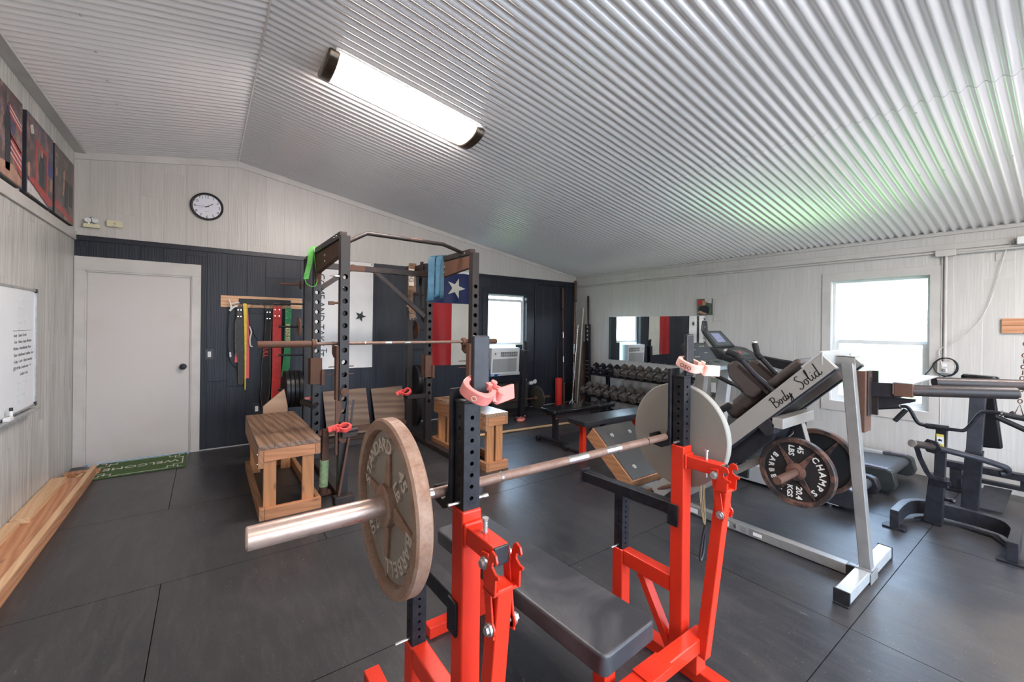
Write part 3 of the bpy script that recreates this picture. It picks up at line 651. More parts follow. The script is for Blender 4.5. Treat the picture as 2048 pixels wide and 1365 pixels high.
# ------------------------------------------------------------------ door mat
t = thing('door_mat', 'green WELCOME mat with white line border in front of the door', 'door mat', (-.53, 5.82, 0))
mx0, mx1, my0, my1 = -.90, -.168, 5.545, 6.105
build('pile', MB().box(mx0, mx1, my0, my1, .001, .010), M['mat_green'], t, bevel=.003)
mb = MB(); lw = .009; q = .03; zt = (.010, .0108)
def ln(x0, y0_, x1, y1_): mb.box(min(x0, x1)-lw/2, max(x0, x1)+lw/2, min(y0_, y1_)-lw/2, max(y0_, y1_)+lw/2, *zt)
a0, a1, b0, b1 = mx0+q, mx1-q, my0+q, my1-q
ln(a0+.12, b0, a1-.12, b0); ln(a0+.12, b1, a1-.12, b1); ln(a0, b0+.12, a0, b1-.12); ln(a1, b0+.12, a1, b1-.12)
for sx, ax in ((1, a0), (-1, a1)):
    for sy, ay in ((1, b0), (-1, b1)):
        ln(ax, ay+sy*.12, ax+sx*.07, ay+sy*.12); ln(ax+sx*.07, ay+sy*.12, ax+sx*.07, ay+sy*.035); ln(ax+sx*.12, ay, ax+sx*.12, ay+sy*.08); ln(ax+sx*.035, ay+sy*.06, ax+sx*.12, ay+sy*.06)
        ln(ax+sx*.035, ay, ax+sx*.035, ay+sy*.06); ln(ax, ay, ax+sx*.035, ay)
build('border_lines', mb, M['letter_white'], t)
build('lettering', MB().glyphs('WELCOME', (-.53, 5.825, .0101), (-1,0,0), (0,-1,0), .125, .0008), M['letter_white'], t)

# ------------------------------------------------------------------ wall plates
def plate_switch(name, label, cat, o, nrm, plate, w=.070, h=.115, outlet=False):
    t = thing(name, label, cat, o); o = Vector(o); n = Vector(nrm); u = n.cross(Vector((0,0,1)))
    build('cover_plate', MB().prism([(-w/2, -h/2), (w/2, -h/2), (w/2, h/2), (-w/2, h/2)], o, u, (0,0,1), n*.006), plate, t, bevel=.002)
    if outlet:
        for k in (-1, 1):
            build('socket', MB().prism([(-.016, k*.026-.014), (.016, k*.026-.014), (.016, k*.026+.014), (-.016, k*.026+.014)], o+n*.006, u, (0,0,1), n*.002), M['sticker'], t, bevel=.002)
    else: build('rocker', MB().prism([(-.017, -.033), (.017, -.033), (.017, .033), (-.017, .033)], o+n*.006, u, (0,0,1), n*.004), M['white'], t, bevel=.002)
plate_switch('light_switch', 'white rocker switch in a black plate beside the door', 'light switch', (.030, YB, 1.135), (0,-1,0), M['blackp'], .082, .125)
plate_switch('wall_outlet', 'white outlet in a black plate low on the dark wall', 'outlet', (.517, YB, .437), (0,-1,0), M['blackp'], .082, .135)
plate_switch('wall_outlet', 'small white outlet under the back window side, on the conduit', 'outlet', (5.0, YB-.022, .475), (0,-1,0), M['white'], .08, .06, True)
plate_switch('wall_outlet', 'white outlet low on the right wall behind the leg press', 'outlet', (XR, 2.095, .42), (-1,0,0), M['white'], .075, .12, True)
tag(build('cover_plate', MB().box(XR-.007, XR-.0005, 3.13, 3.27, 1.62, 1.73), M['trim'], bevel=.003), 'cream blank cover plate on the wall beside the mirror', 'cover plate')

# ================================================================== shared gym parts
def shaft(mb_list, p0, p1, pat):
    pass
def barbell(label, p0, p1, sleeve=.40, r=.014, rs=.025, mats=None, group=None, rings=(), name='barbell', bare=()):
    """p0,p1 = tips; parts: shaft, two sleeves, collars"""
    p0, p1 = Vector(p0), Vector(p1); d = (p1-p0).normalized(); L = (p1-p0).length; sh, sl, co = mats
    t = thing(name, label, 'barbell', p0 if p0.z < p1.z else p1, group)
    build('shaft', MB().cyl(p0+d*sleeve, p1-d*sleeve, r, 18), sh, t)
    for a, b in bare: build('smooth_band', MB().cyl(p0+d*(L*a), p0+d*(L*b), r*1.02, 18), M['steel'], t)
    for a in rings: build('ring_mark', MB().cyl(p0+d*(L*a-.003), p0+d*(L*a+.003), r*1.06, 18), M['chrome'], t)
    for a, s in ((p0, 1), (p1, -1)):
        mb = MB(); x = d.cross(Vector((0,0,1))) if abs(d.z) < .9 else d.cross(Vector((1,0,0))); x.normalize(); K = frame_mtx(a, x, (d*s).cross(x), d*s)
        mb.lathe([(.5*rs, .002), (rs-.003, 0), (rs, .003), (rs, sleeve-.001)], K, 28)
        build('sleeve', mb, sl, t)
        mb = MB(); mb.lathe([(rs, sleeve-.03), (rs*1.5, sleeve-.028), (rs*1.5, sleeve-.004), (rs*1.3, sleeve+.004), (r, sleeve+.006)], K, 28)
        build('collar', mb, co, t)
    return t
def plate_profile(R, th):
    """dished cast plate: raised rim, recessed web, raised hub"""
    h = th/2
    return [(.026, -h), (.055, -h), (.06, -h*.35), (R*.84, -h*.35), (R*.87, -h), (R-.004, -h), (R, -h+.004), (R, h-.004), (R-.004, h), (R*.87, h), (R*.845, h*.3), (.062, h*.3), (.052, h*1.05), (.026, h*1.05)]
def smooth_plate(name, label, c, nrm, R, th, mat, group=None, hub=None, hole=.026):
    c, n = Vector(c), Vector(nrm).normalized(); x = n.cross(Vector((0,0,1))).normalized(); K = frame_mtx(c, x, n.cross(x), n)
    t = thing(name, label, 'weight plate', c, group)
    h = th/2
    build('disc', MB().lathe([(hole, -h), (R*.3, -h), (R-.004, -h), (R, -h+.004), (R, h-.004), (R-.004, h), (R*.3, h), (hole, h)], K, 64, closed=True), mat, t)
    return t

# ================================================================== COMPETITION BENCH (foreground)
bench = thing('bench_press_rack', 'bright red bench press rack with black pad in the foreground', 'bench press rack', (1.15, 1.03, 0))
RX = {'l': .598, 'r': 1.685}; RY = {'l': 1.028, 'r': 1.045}
# pad : long rounded cushion with a piped seam
ax = Vector((-.063, 1.12, 0)).normalized(); sx = Vector((ax.y, -ax.x, 0)); c0 = Vector((1.2125, .93, 0)); Lp, Wp = 1.12, .302
def rrect(w0, w1, l0, l1, r, n=6):
    out = []
    for cx, cy, a in ((w1-r, l1-r, 0), (w0+r, l1-r, 90), (w0+r, l0+r, 180), (w1-r, l0+r, 270)):
        out += [(cx+r*math.cos(math.radians(a+90*k/n)), cy+r*math.sin(math.radians(a+90*k/n))) for k in range(n+1)]
    return out
pad = build('bench_pad', MB().prism(rrect(-Wp/2, Wp/2, 0, Lp, .028), c0+Vector((0,0,.352)), sx, ax, (0,0,.078)), M['vinyl'], bench, bevel=.012, seg=4)
pp = rrect(-Wp/2+.004, Wp/2-.004, .004, Lp-.004, .028)
build('piping', MB().tube([c0+sx*a+ax*b+Vector((0,0,.4235)) for a, b in pp], .0028, 6, closed=True), M['stitch'], pad)
build('pad_base', MB().prism(rrect(-Wp/2+.02, Wp/2-.02, .02, Lp-.02, .02), c0+Vector((0,0,.340)), sx, ax, (0,0,.012)), M['blackm'], bench)
mb = MB()
for l in (.12, .95):
    q = c0+ax*l; mb.box(q.x-.03, q.x+.03, q.y-.03, q.y+.03, .05, .34)
mb.bar(c0+ax*.06+Vector((0,0,.315)), c0+ax*1.05+Vector((0,0,.315)), .05, .05)
q = c0+ax*.95; mb.box(q.x-.28, q.x+.28, q.y-.03, q.y+.03, 0, .055)
build('pad_support', mb, M['red'], bench, bevel=.004)
# base beams and cross beam
for s in 'lr':
    x = RX[s]+(.04 if s == 'r' else -.02)
    build('foot_beam', MB().box(x-.032, x+.032, .42, 1.78, .0, .060), M['red'], bench, bevel=.005)
build('cross_beam', MB().box(.575, 1.735, .935, .997, .163, .226), M['red'], bench, bevel=.006)
build('step_plate', MB().prism([(0,0),(.145,0),(.145,.08),(0,.08)], (1.30, .915, .229), (1,0,0), (0,1,0), (0,0,.005)), M['red'], bench, bevel=.001)
mb = MB()
for i in range(7):
    for j in range(4):
        if (i+j) % 2: mb.bar((1.314+.02*i, .925+.019*j, .2345), (1.322+.02*i, .931+.019*j, .2345), .003, .0018)
        else: mb.bar((1.322+.02*i, .925+.019*j, .2345), (1.314+.02*i, .931+.019*j, .2345), .003, .0018)
build('tread_pattern', mb, M['red'], bench, smooth=False)
for s in 'lr':
    X, Y = RX[s], RY[s]; sg = 1 if s == 'l' else -1
    up = build('upright', MB().box(X-.031, X+.031, Y-.031, Y+.031, .06, 1.004), M['red'], bench, bevel=.006, seg=3)
    build('upright_base', MB().box(X-.02, X+.05 if s == 'r' else X+.031, Y-.095, Y-.031, .06, .163), M['red'], up, bevel=.004)
    mb = MB(); hz = [1.035+.032*k for k in range(8)]
    perf_tube(mb, X, Y, .95, 1.300, .051, .051, hz, .0062, 'xy')
    build('adjusting_post', mb, M['blackm'], up)
    build('post_cap', MB().box(X-.028, X+.028, Y-.028, Y+.028, 1.298, 1.308), M['blackm'], up, bevel=.004, seg=3)
    for k in range(9): build('post_number', MB().glyphs(str(9-k), (X-.004, Y-.0256, 1.276-.032*k), (1,0,0), (0,0,1), .013, .0006), M['charcoal'], up, smooth=False)
    build('pop_pin', MB().cyl((X-.062, Y-.004, 1.022), (X+.066, Y-.004, 1.022), .0048, 12).lathe([(.0065, 0), (.0065, .016), (.004, .018)], frame_mtx((X+.05, Y-.004, 1.022), (0,1,0), (0,0,1), (1,0,0)), 14), M['steel'], up)
    # hook bracket behind the post
    hk = build('rack_hook', MB().prism([(1.335, 0), (1.335, .014), (1.065, .014), (1.02, .030), (1.004, .050), (1.010, .085), (1.030, .098), (1.030, .108), (.985, .100), (.978, .045), (.998, .0)], (X-.036, Y+.032, 0), (0,0,1), (0,1,0), (.072, 0, 0)), M['blackm'], bench, bevel=.003)
    fp = build('hook_guide', MB().box(X+.004, X+.060, Y-.020, Y-.004, 1.300, 1.487), M['charcoal'], bench, bevel=.006, seg=3)
    # lift-off arm toward the camera
    arm = build('lever_arm', MB().box(X-.024, X+.024, .858, Y-.028, .918, .968), M['red'], bench, bevel=.004)
    build('weld_collar', MB().box(X-.030, X+.030, Y-.042, Y-.030, .910, .976), M['red'], arm, bevel=.006)
    build('arm_end_cap', MB().box(X-.0225, X+.0225, .853, .860, .9195, .9665), M['blackp'], arm, bevel=.003)
    mb = MB().cyl((X, .930, .895), (X, .930, 1.006), .0045, 12)
    for k in range(5): mb.cyl((X, .930, .972+.007*k), (X, .930, .9745+.007*k), .0068, 12)
    mb.cyl((X, .930, 1.004), (X, .930, 1.009), .009, 8); build('adjusting_screw', mb, M['bolt'], arm)
    lv = build('swing_lever', MB().bar((X, .856, .875), (X, .936, .150), .046, .046, up=(0,-1,0)), M['red'], bench, bevel=.004)
    for q in (-1, 1): build('link_strap', MB().bar((X+q*.031, .880, .950), (X+q*.031, .852, .752), .006, .030, up=(0,1,.1)).cyl((X+q*.034, .877, .926), (X+q*.028, .877, .926), .019, 18).cyl((X+q*.034, .852, .775), (X+q*.028, .852, .775), .019, 18), M['red'], lv, bevel=.002)
    for yy, zz in ((.877, .926), (.852, .775)):
        mb = MB().cyl((X-.038, yy, zz), (X+.038, yy, zz), .006, 12)
        for q in (-1, 1): mb.cyl((X+q*.034, yy, zz), (X+q*.040, yy, zz), .0155, 18); mb.cyl((X+q*.040, yy, zz), (X+q*.048, yy, zz), .0105, 6)
        build('bolt', mb, M['bolt'], lv)
    mb = MB(); poly = [(.826, .866), (.824, .908), (.812, .914), (.811, .921), (.826, .922), (.840, .932), (.839, .944), (.830, .949), (.822, .944), (.818, .951), (.824, .966), (.840, .972), (.852, .962), (.868, .905), (.874, .866)]
    for q in (-1, 1): mb.prism(poly, (X+q*.036-.003, 0, 0), (0,1,0), (0,0,1), (.006, 0, 0))
    mb.box(X-.039, X+.039, .832, .880, .862, .870)
    build('lever_fork', mb, M['red'], lv, bevel=.001)
    # safety arm and its post
    sa = build('safety_arm', MB().bar((X, Y+.036, .716), (X, 1.612, .700), .050, .052), M['blackm'], bench, bevel=.004)
    build('arm_flange', MB().box(X-.036, X+.036, 1.612, 1.620, .660, .742), M['blackm'], sa, bevel=.004)
    build('arm_bracket', MB().box(X-.040, X-.0315, Y-.012, Y+.040, .652, .748), M['blackm'], sa, bevel=.004)
    mb = MB(); perf_tube(mb, X, 1.365, .38, .684, .050, .050, [.445+.026*k for k in range(9)], .005, 'xy'); build('safety_post', mb, M['blackm'], sa)
    build('pop_pin', MB().cyl((X-.075, 1.365, .436), (X+.034, 1.365, .436), .0045, 10), M['steel'], sa)
    build('rear_post', MB().box(X-.031, X+.031, 1.334, 1.396, .06, .420), M['red'], bench, bevel=.006, seg=3)
    build('link_beam', MB().box(X-.028, X+.028, Y+.031, 1.334, .352, .424), M['red'], bench, bevel=.005)
    build('brace', MB().bar((X, 1.24, .355), (X, Y+.035, .09), .045, .035, up=(0,1,0)), M['red'], bench, bevel=.003)

# barbell lying on the bench rack hooks
BY, BZ = 1.100, 1.030
bb = barbell('thick rusty barbell racked across the red bench in the foreground', (.075, BY+.006, BZ), (2.12, BY, BZ), sleeve=.352, r=.0150, rs=.0265, mats=(M['rust_bar'], M['sleeve'], M['rust_bar']), bare=((.178, .222), (.480, .528), (.578, .620)), rings=(.338, .705))
# near plate: cast, lettered, seen from its outer face
def lettered_plate(label, c, R, th, face, rim, lett, words, spokes, sp_mat, group=None, right=(0,-1,0), up=(0,0,1)):
    c = Vector(c); rt, u = Vector(right), Vector(up); n = rt.cross(u); K = frame_mtx(c, rt, u, n); h = th/2
    t = thing('weight_plate', label, 'weight plate', c, group)
    build('web', MB().lathe([(.026, -h), (.055, -h), (.06, -h*.35), (R*.86, -h*.35), (R*.86, h*.15), (.062, h*.15), (.026, h*.2)], K, 64, closed=True), face, t)
    build('rim', MB().lathe([(R*.85, -h), (R-.005, -h), (R, -h+.005), (R, h-.006), (R-.005, h), (R*.875, h), (R*.86, h*.7), (R*.85, h*.1)], K, 80, closed=True), rim, t)
    build('hub', MB().lathe([(.0265, -h), (.058, -h), (.058, h*.2), (.055, h*1.0), (.050, h*1.1), (.0265, h*1.1)], K, 40, closed=True), rim, t)
    for a in spokes:
        a = math.radians(a); d = rt*math.cos(a)+u*math.sin(a)
        build('spoke', MB().bar(c+d*.052+n*h*.33, c+d*R*.865+n*h*.22, .042, h*.5, up=n, w2=.009, h2=h*.35), sp_mat, t, bevel=.003)
    for w in words:
        mb = MB()
        if w[0] == 'arc': arc_text(mb, w[1], c+n*h*.15, rt, u, w[2], w[3], w[4], w[5], w[6], w[7])
        else: mb.glyphs(w[1], c+n*h*.15+rt*w[2]+u*w[3], rt*w[4][0]+u*w[4][1], rt*(-w[4][1])+u*w[4][0], w[5], w[6], bold=.022)
        build('lettering', mb, lett, t, smooth=False)
    return t
R = .229; dp = .008
lettered_plate('large tan and rusty cast plate on the near end of the foreground barbell', (.405, BY+.005, BZ), R, .042, M['plate_face'], M['plate_rim'], M['letter_tan'], [
    ('arc', 'STANDARD', .158, 172, -12.5, .052, dp, True), ('arc', 'BARBELL', .158, -12, -12.5, .052, dp, True),
    ('txt', '45', .112, .098, (.70, -.71), .056, dp),
    ('txt', 'LB', .075, .058, (.70, -.71), .046, dp), ('txt', '20', -.112, -.098, (.70, -.71), .050, dp), ('txt', 'KG', -.075, -.060, (.70, -.71), .044, dp)],
    (88, -8, 268, 172), M['plate_rim'])
t = smooth_plate('weight_plate', 'large flat grey plate on the far end of the foreground barbell', (1.755, BY, BZ), (-1,0,0), .232, .036, M['plate_back'])

# plastic lock collars on the hook guides
def lock_collar(label, o, ang, tilt, mat, letter, lm, sc=1.0, group=None, pitch=0.0):
    o = Vector(o); t = thing('lock_collar', label, 'barbell collar', o, group)
    Rz = Matrix.Rotation(ang, 3, 'Z') @ Matrix.Rotation(pitch, 3, 'X') @ Matrix.Rotation(tilt, 3, 'Y'); P = lambda x, y, z: o+Rz @ Vector((x*sc, y*sc, z*sc))
    r0, r1, h = .030, .045, .030; n = 26; vs = []; fs = []
    for k in range(n+1):
        a = math.radians(15+330*k/n)
        rr1 = r1*(1+.05*math.cos(4*a))
        for r, z in ((r0, 0), (r0, h), (rr1, h), (rr1, 0)): vs.append(P(r*math.cos(a), r*math.sin(a), z))
    for k in range(n):
        a = 4*k; b = a+4; fs += [(a+j, a+(j+1) % 4, b+(j+1) % 4, b+j) for j in range(4)]
    fs += [(3,2,1,0), (4*n, 4*n+1, 4*n+2, 4*n+3)]
    mb = MB().add(vs, fs); build('clamp_ring', mb, mat, t, bevel=.003)
    for q in (1, -1): build('hinge', MB().cyl(P(.050, .022*q, -.002), P(.050, .022*q, .034), .009*sc, 14).bar(P(.036, .018*q, .015), P(.056, .021*q, .015), .012*sc, .028*sc), mat, t, bevel=.002)
    mb = MB(); mb.bar(P(.050, -.018, .015), P(.112, .012, .018), .010*sc, .040*sc); mb.bar(P(.056, .018, .016), P(.085, .004, .016), .008*sc, .018*sc)
    build('lever', mb, mat, t, bevel=.003)
    # letters on the camera side of the ring
    a = math.radians(235); c = P(math.cos(a)*(r1*1.03+.0005/sc), math.sin(a)*(r1*1.03+.0005/sc), h/2); outw = (Rz @ Vector((math.cos(a), math.sin(a), 0))); tg = Rz @ Vector((-math.sin(a), math.cos(a), 0))
    build('logo', MB().glyphs(letter, c, tg, Rz @ Vector((0,0,1)), .020*sc, .0012), lm, t, smooth=False)
    return t
lock_collar('pink-red plastic lock collar on top of the near bench post', (.612, 1.008, 1.320), -.15, .20, M['pinkp'], 'O', M['cream'], 1.10, pitch=.50)
lock_collar('pale salmon plastic lock collar on top of the far bench post', (1.708, 1.030, 1.338), -.75, .28, M['salmon'], 'OSO', M['ink_dark'], 1.2, pitch=.30)
# looped cords and strap hanging from the far sleeve
t = thing('exercise_cord', 'bundle of tan looped cords with a black strap hanging beside the far red upright', 'exercise cord', (1.93, BY, 1.0))
for k in range(6):
    mb = MB(); dx = .009*k+.006*math.sin(k*2.2); mb.tube(spline([(1.895+dx*.4, BY-.02, 1.052), (1.885+dx*.5, BY-.033, 1.03), (1.88+dx*.8, BY-.035, .86), (1.885+dx, BY-.03, .72), (1.93+dx*.6, BY-.02, .60), (1.97, BY-.01, .555)]), .0026, 6)
    build('cord', mb, M['cord_tan'], t)
build('strap', MB().tube(spline([(1.965, BY-.012, .57), (1.985, BY, .50), (1.975, BY, .42), (1.95, BY, .385), (1.948, BY, .42), (1.962, BY-.003, .50), (1.968, BY-.012, .56)]), .0055, 8), M['blackp'], t)

# ================================================================== POWER RACK with storage
XA, XB, YA, YR, YS, TOP = .958, 2.262, 3.785, 4.90, 5.42, 2.275
rack = thing('power_rack', 'tall dark rusty power rack with pull-up bar and storage posts', 'power rack', (1.6, 4.6, 0))
holes = [.66+.105*k for k in range(13) if not k in ()]
def upr(x, y, hs, top=TOP):
    mb = MB(); perf_tube(mb, x, y, .05, top, .076, .076, hs, .0225, 'y'); return build('upright', mb, M['rack'], rack)
upFL = upr(XA, YA, [h for h in holes if abs(h-.933) > .02 and h < 2.0]); upFR = upr(XB, YA+.01, [.62+.1*k for k in range(14)])
upRL = upr(XA, YR, [.35, .45, .55, .65, .75]+[1.22+.105*k for k in range(8)]); upRR = upr(XB, YR, [.56, .66, .76, .86]+[1.16+.1*k for k in range(7)])
for x in (XA, XB+(-.04)):
    build('storage_upright', MB().box(x-.038, x+.038, YS-.038, YS+.038, .05, TOP+(.03 if x > 2 else .0)), M['rack'], rack, bevel=.004)
for x in (XA, XB):
    build('base_rail', MB().box(x-.04, x+.04, YA-.10, YS+.10, 0, .062), M['rust_dark'], rack, bevel=.004)
    build('side_beam', MB().box(x-.03, x+.03, YA+.038, YR-.038, TOP+.0-.012, TOP+.045), M['rust_dark'], rack, bevel=.003)
    build('side_beam', MB().bar((x, YR+.038, TOP-.01), (x, YS-.038, TOP-.01), .06, .06), M['rust_dark'], rack, bevel=.003)
    g_ = build('gusset_plate', MB().prism([(YA+.038, TOP-.025), (YA+.038, TOP-.15), (YR-.20, TOP-.215), (YR-.038, TOP-.235), (YR-.038, TOP-.02)], (x-.022, 0, 0), (0,1,0), (0,0,1), (.044, 0, 0)), M['rust'], rack, bevel=.004)
    for k in range(2):
        build('bolt', MB().cyl((x-.030, 4.42, TOP-.085-.062*k), (x+.030, 4.42, TOP-.085-.062*k), .012, 6), M['bolt'], g_)
        build('bolt', MB().cyl((x-.036, YA+.16+.08*k, TOP+.018), (x+.036, YA+.16+.08*k, TOP+.018), .009, 6), M['bolt'], g_)
    build('gusset_corner', MB().prism([(YR-.038, TOP-.235), (YR-.11, TOP-.20), (YR-.038, TOP-.34), (YR+.0, TOP-.34), (YR, TOP-.235)], (x-.024, 0, 0), (0,1,0), (0,0,1), (.048, 0, 0)), M['rust'], rack, bevel=.003)
build('cross_member', MB().box(XA+.038, XB-.038, YS-.035, YS+.035, .0, .06), M['rust_dark'], rack, bevel=.003)
build('cross_member', MB().box(XA+.038, XB-.038, YS-.025, YS+.025, .17, .23), M['rust'], rack, bevel=.003)
cm = build('cross_member', MB().box(XA+.038, XB-.038, YR-.03, YR+.03, 2.115, 2.178), M['rust_dark'], rack, bevel=.003)
build('rust_patch', MB().box(1.27, 1.46, YR-.0308, YR+.0308, 2.1145, 2.1785), M['rust'], cm, bevel=.001)
build('diagonal_brace', MB().bar((1.58, YR, 2.13), (XB-.06, YR, 1.62), .05, .05, up=(0,1,0)), M['rust_dark'], rack, bevel=.003)
build('diagonal_brace', MB().bar((1.30, YR, 2.13), (XA+.04, YR, 1.90), .05, .05, up=(0,1,0)), M['rust_dark'], rack, bevel=.003)
pb = build('pull_up_bar', MB().tube([(XA+.02, YA+.03, TOP-.05), (XA+.20, YA+.03, TOP+.055), (XB-.35, YA+.03, TOP+.050), (XB-.02, YA+.25, TOP+.035), (XB, YA+.28, TOP+.03)], .0195, 14), M['rust_dark'], rack)
build('tape_wrap', MB().cyl((1.52, YA+.03, TOP+.0537), (1.68, YA+.03, TOP+.0532), .0185, 14), M['rust'], pb)
# storage pegs
for z, r, m in ((1.966, .012, 'rust'), (1.74, .010, 'rust_dark'), (1.475, .013, 'blackm'), (1.148, .012, 'blackm'), (.755, .013, 'blackm')):
    build('storage_peg', MB().cyl((.665, YS, z), (XA-.03, YS, z), r, 16), M[m], rack)
for z in (1.925, 1.73, 1.446, 1.172, .755, .35):
    build('storage_peg', MB().cyl((XB-.03, YS, z), (XB+.20, YS, z), .0115, 16), M['rust_dark'], rack)
# hooks, arms and hardware
def sleeve_hook(x, y, z0, z1, mat, par, w=.10):
    h = build('rack_hook', MB().box(x-w/2, x+w/2, y-.052, y-.039, z0, z1).box(x-w/2, x-w/2+.012, y-.052, y+.045, z0, z1).box(x+w/2-.012, x+w/2+.018, y-.085, y+.03, z0-.01, z0+(z1-z0)*.55), mat, par, bevel=.003); return h
sleeve_hook(XA-.01, YR, .865, 1.145, M['rust'], rack, .125); sleeve_hook(XB-.015, YR, .86, 1.13, M['rust'], rack, .105)
for x in (XA, XB):
    build('rack_hook', MB().box(x-.062, x-.040, YA-.02, YA+.05, .86, 1.325).prism([(0, 0), (.0, .05), (.10, .05), (.10, .095), (.112, .095), (.112, -.01), (.05, -.045)], (x-.06, YA+.04, 1.262), (0,1,0), (0,0,1), (.022, 0, 0)), M['rust'], rack, bevel=.002)
    sa = build('spotter_arm', MB().bar((x-.012 if x < 1.5 else x-.02, YR-.045, .63), (x-.10 if x < 1.5 else x-.33, YR-.12 if x > 1.5 else YR+.18, .655), .06, .05), M['rack'], rack, bevel=.004)
for z in (1.143, 1.075):
    for x0, x1 in ((XA-.11, XA+.10), (XB-.15, XB-.04)):
        build('safety_pin', MB().cyl((x0, YA+.045, z), (x1, YA+.045, z), .0045, 8), M['rust'], rack)
build('hex_bolt', MB().cyl((XA, YA-.039, .933), (XA, YA-.062, .933), .036, 6).cyl((XA, YA-.060, .933), (XA, YA-.064, .933), .022, 16), M['rust'], rack, bevel=.002)
build('hex_bolt', MB().cyl((XA-.01, YA-.039, .53), (XA-.01, YA-.058, .53), .036, 6), M['rust'], rack, bevel=.002)
build('spring_pin', MB().cyl((XA-.038, YA, 1.922), (XA-.075, YA, 1.922), .014, 14).tube([(XA-.07, YA, 1.922), (XA-.12, YA, 1.925)], [.010, .002], 10), M['steel'], rack)
build('spring_pin', MB().cyl((XA-.038, YA, 1.695), (XA-.08, YA, 1.692), .009, 12).box(XA-.125, XA-.08, YA-.016, YA+.016, 1.676, 1.706), M['rust'], rack, bevel=.002)
build('spring_pin', MB().cyl((XA+.075, YR, 1.22), (XA+.105, YR, 1.22), .004, 8).cyl((XA+.105, YR, 1.195), (XA+.105, YR, 1.245), .004, 8), M['blackm'], rack)
# monolift arm folded down along the near upright
ml = build('monolift_arm', MB().box(XA-.068, XA-.050, YA-.045, YA-.015, .40, .86).prism([(-.072, .87), (-.02, .85), (-.02, .80), (-.06, .60), (-.072, .60)], (XA, YA-.050, 0), (1,0,0), (0,0,1), (0, .010, 0)), M['rust'], rack, bevel=.002)
for dx, x1 in ((.0, .0), (.045, .03)):
    build('flat_link', MB().bar((XA+.03+dx, YA-.052, .86), (XA+.0+dx, YA-.056, .58), .006, .018, up=(1,0,0)), M['rust_dark'], ml)
build('roller_bracket', MB().prism([(-.02, .55), (.10, .555), (.115, .60), (.09, .635), (.02, .60), (-.02, .585)], (XA-.005, YA-.095, 0), (1,0,0), (0,0,1), (0, .05, 0)).cyl((XA+.02, YA-.10, .61), (XA+.10, YA-.10, .615), .018, 14), M['rust_dark'], ml, bevel=.003)
build('lever_rod', MB().bar((XA+.035, YA-.062, .545), (XA-.050, YA-.075, .035), .018, .030, up=(0,-1,0)), M['rust'], ml, bevel=.003)
build('front_foot', MB().box(XA-.085, XA+.075, YA-.125, YA-.035, 0, .065), M['rust_dark'], rack, bevel=.004)
ft = build('pipe_stand', MB().bar((.915, 3.98, .012), (.785, 3.985, .012), .11, .016).cyl((.843, 3.95, .012), (.843, 3.95, .10), .033, 20).bar((.843, 3.95, .09), (.856, 3.95, .585), .052, .052, up=(0,1,0)).bar((.850, 3.95, .575), (.90, 3.90, .575), .05, .02), M['rust'], rack, bevel=.003)
build('green_tape_wrap', MB().cyl((.843, 3.95, .085), (.849, 3.95, .315), .037, 20), M['green_tape'], ft)

# lock collars about the rack
lock_collar('red plastic lock collar clamped low on the near rack post', (XA-.01, YA-.115, .630), 2.9, .05, M['redp'], 'OSO', M['letter_red'], 1.15, pitch=-.35)
lock_collar('red plastic lock collar on the spotter arm of the rear right post', (1.955, YR-.10, .70), 2.6, .25, M['redp'], 'O', M['letter_red'], 1.15, pitch=-.7)
lock_collar('small pink lock collar lying on the left spotter arm', (.90, YR+.09, .69), .4, .1, M['pinkp'], 'O', M['letter_red'], .8)
t = lock_collar('pink plastic lock collar on the floor by the back window, strap round it', (4.035, 5.30, .012), .3, .0, M['pinkp'], 'O', M['cream'], 1.5)
build('strap', MB().tube(spline([(3.95, 5.34, .02), (3.98, 5.22, .10), (4.09, 5.24, .07), (4.13, 5.36, .02), (4.03, 5.41, .06), (3.95, 5.34, .02)]), .007, 8), M['cord_black'], t)

# barbell racked in the power rack
barbell('brown barbell racked in the dark power rack', (.325, YA+.085, 1.342), (2.60, YA+.085, 1.342), sleeve=.425, r=.0145, rs=.028, mats=(M['rust_bar'], M['rust'], M['rust']), bare=((.452, .478), (.535, .56)), rings=(.37, .62))
# weight plates on the pegs
for k in range(4):
    x = .745+.044*k; smooth_plate('bumper_plate', 'black rubber bumper plate on the left storage peg, '+ORD[k]+' from its tip', (x, YS, .755), (-1,0,0), .212, .040, M['rubber'], 'bumper plates on the left storage peg', hole=.014)
smooth_plate('weight_plate', 'small bronze plate on the middle left storage peg above the bumpers', (.872, YS, 1.475), (-1,0,0), .112, .022, M['plate_rim'], hole=.014)
smooth_plate('weight_plate', 'tiny rusty plate on the top left storage peg', (.885, YS, 1.966), (-1,0,0), .055, .014, M['rust'], hole=.013)
smooth_plate('weight_plate', 'small brown-edged plate on the right storage post, beside the flag', (XB+.045, YS, 1.446), (-1,0,0), .125, .020, M['rust'], hole=.0125)
for k in range(2): smooth_plate('bumper_plate', 'black bumper plate on the right storage post, '+('inner' if k == 0 else 'outer')+' of the upper pair', (XB+.04+.05*k, YS, .755), (-1,0,0), .21, .044, M['rubber'], 'bumper plates on the right storage post', hole=.0125)
smooth_plate('bumper_plate', 'black bumper plate low on the right storage post, below the others', (XB+.045, YS, .35), (-1,0,0), .215, .05, M['rubber'], 'bumper plates on the right storage post', hole=.0125)
tag(build('plywood_offcut', MB().prism([(.50, .0), (.50, .615), (.70, .79), (.735, .60), (.74, .0)], (0, 5.22, 0), (1,0,0), (0,0,1), (0, .018, 0)), M['ply_tan'], bevel=.001), 'tan plywood offcut with a slanted edge standing behind the wooden box', 'plywood')

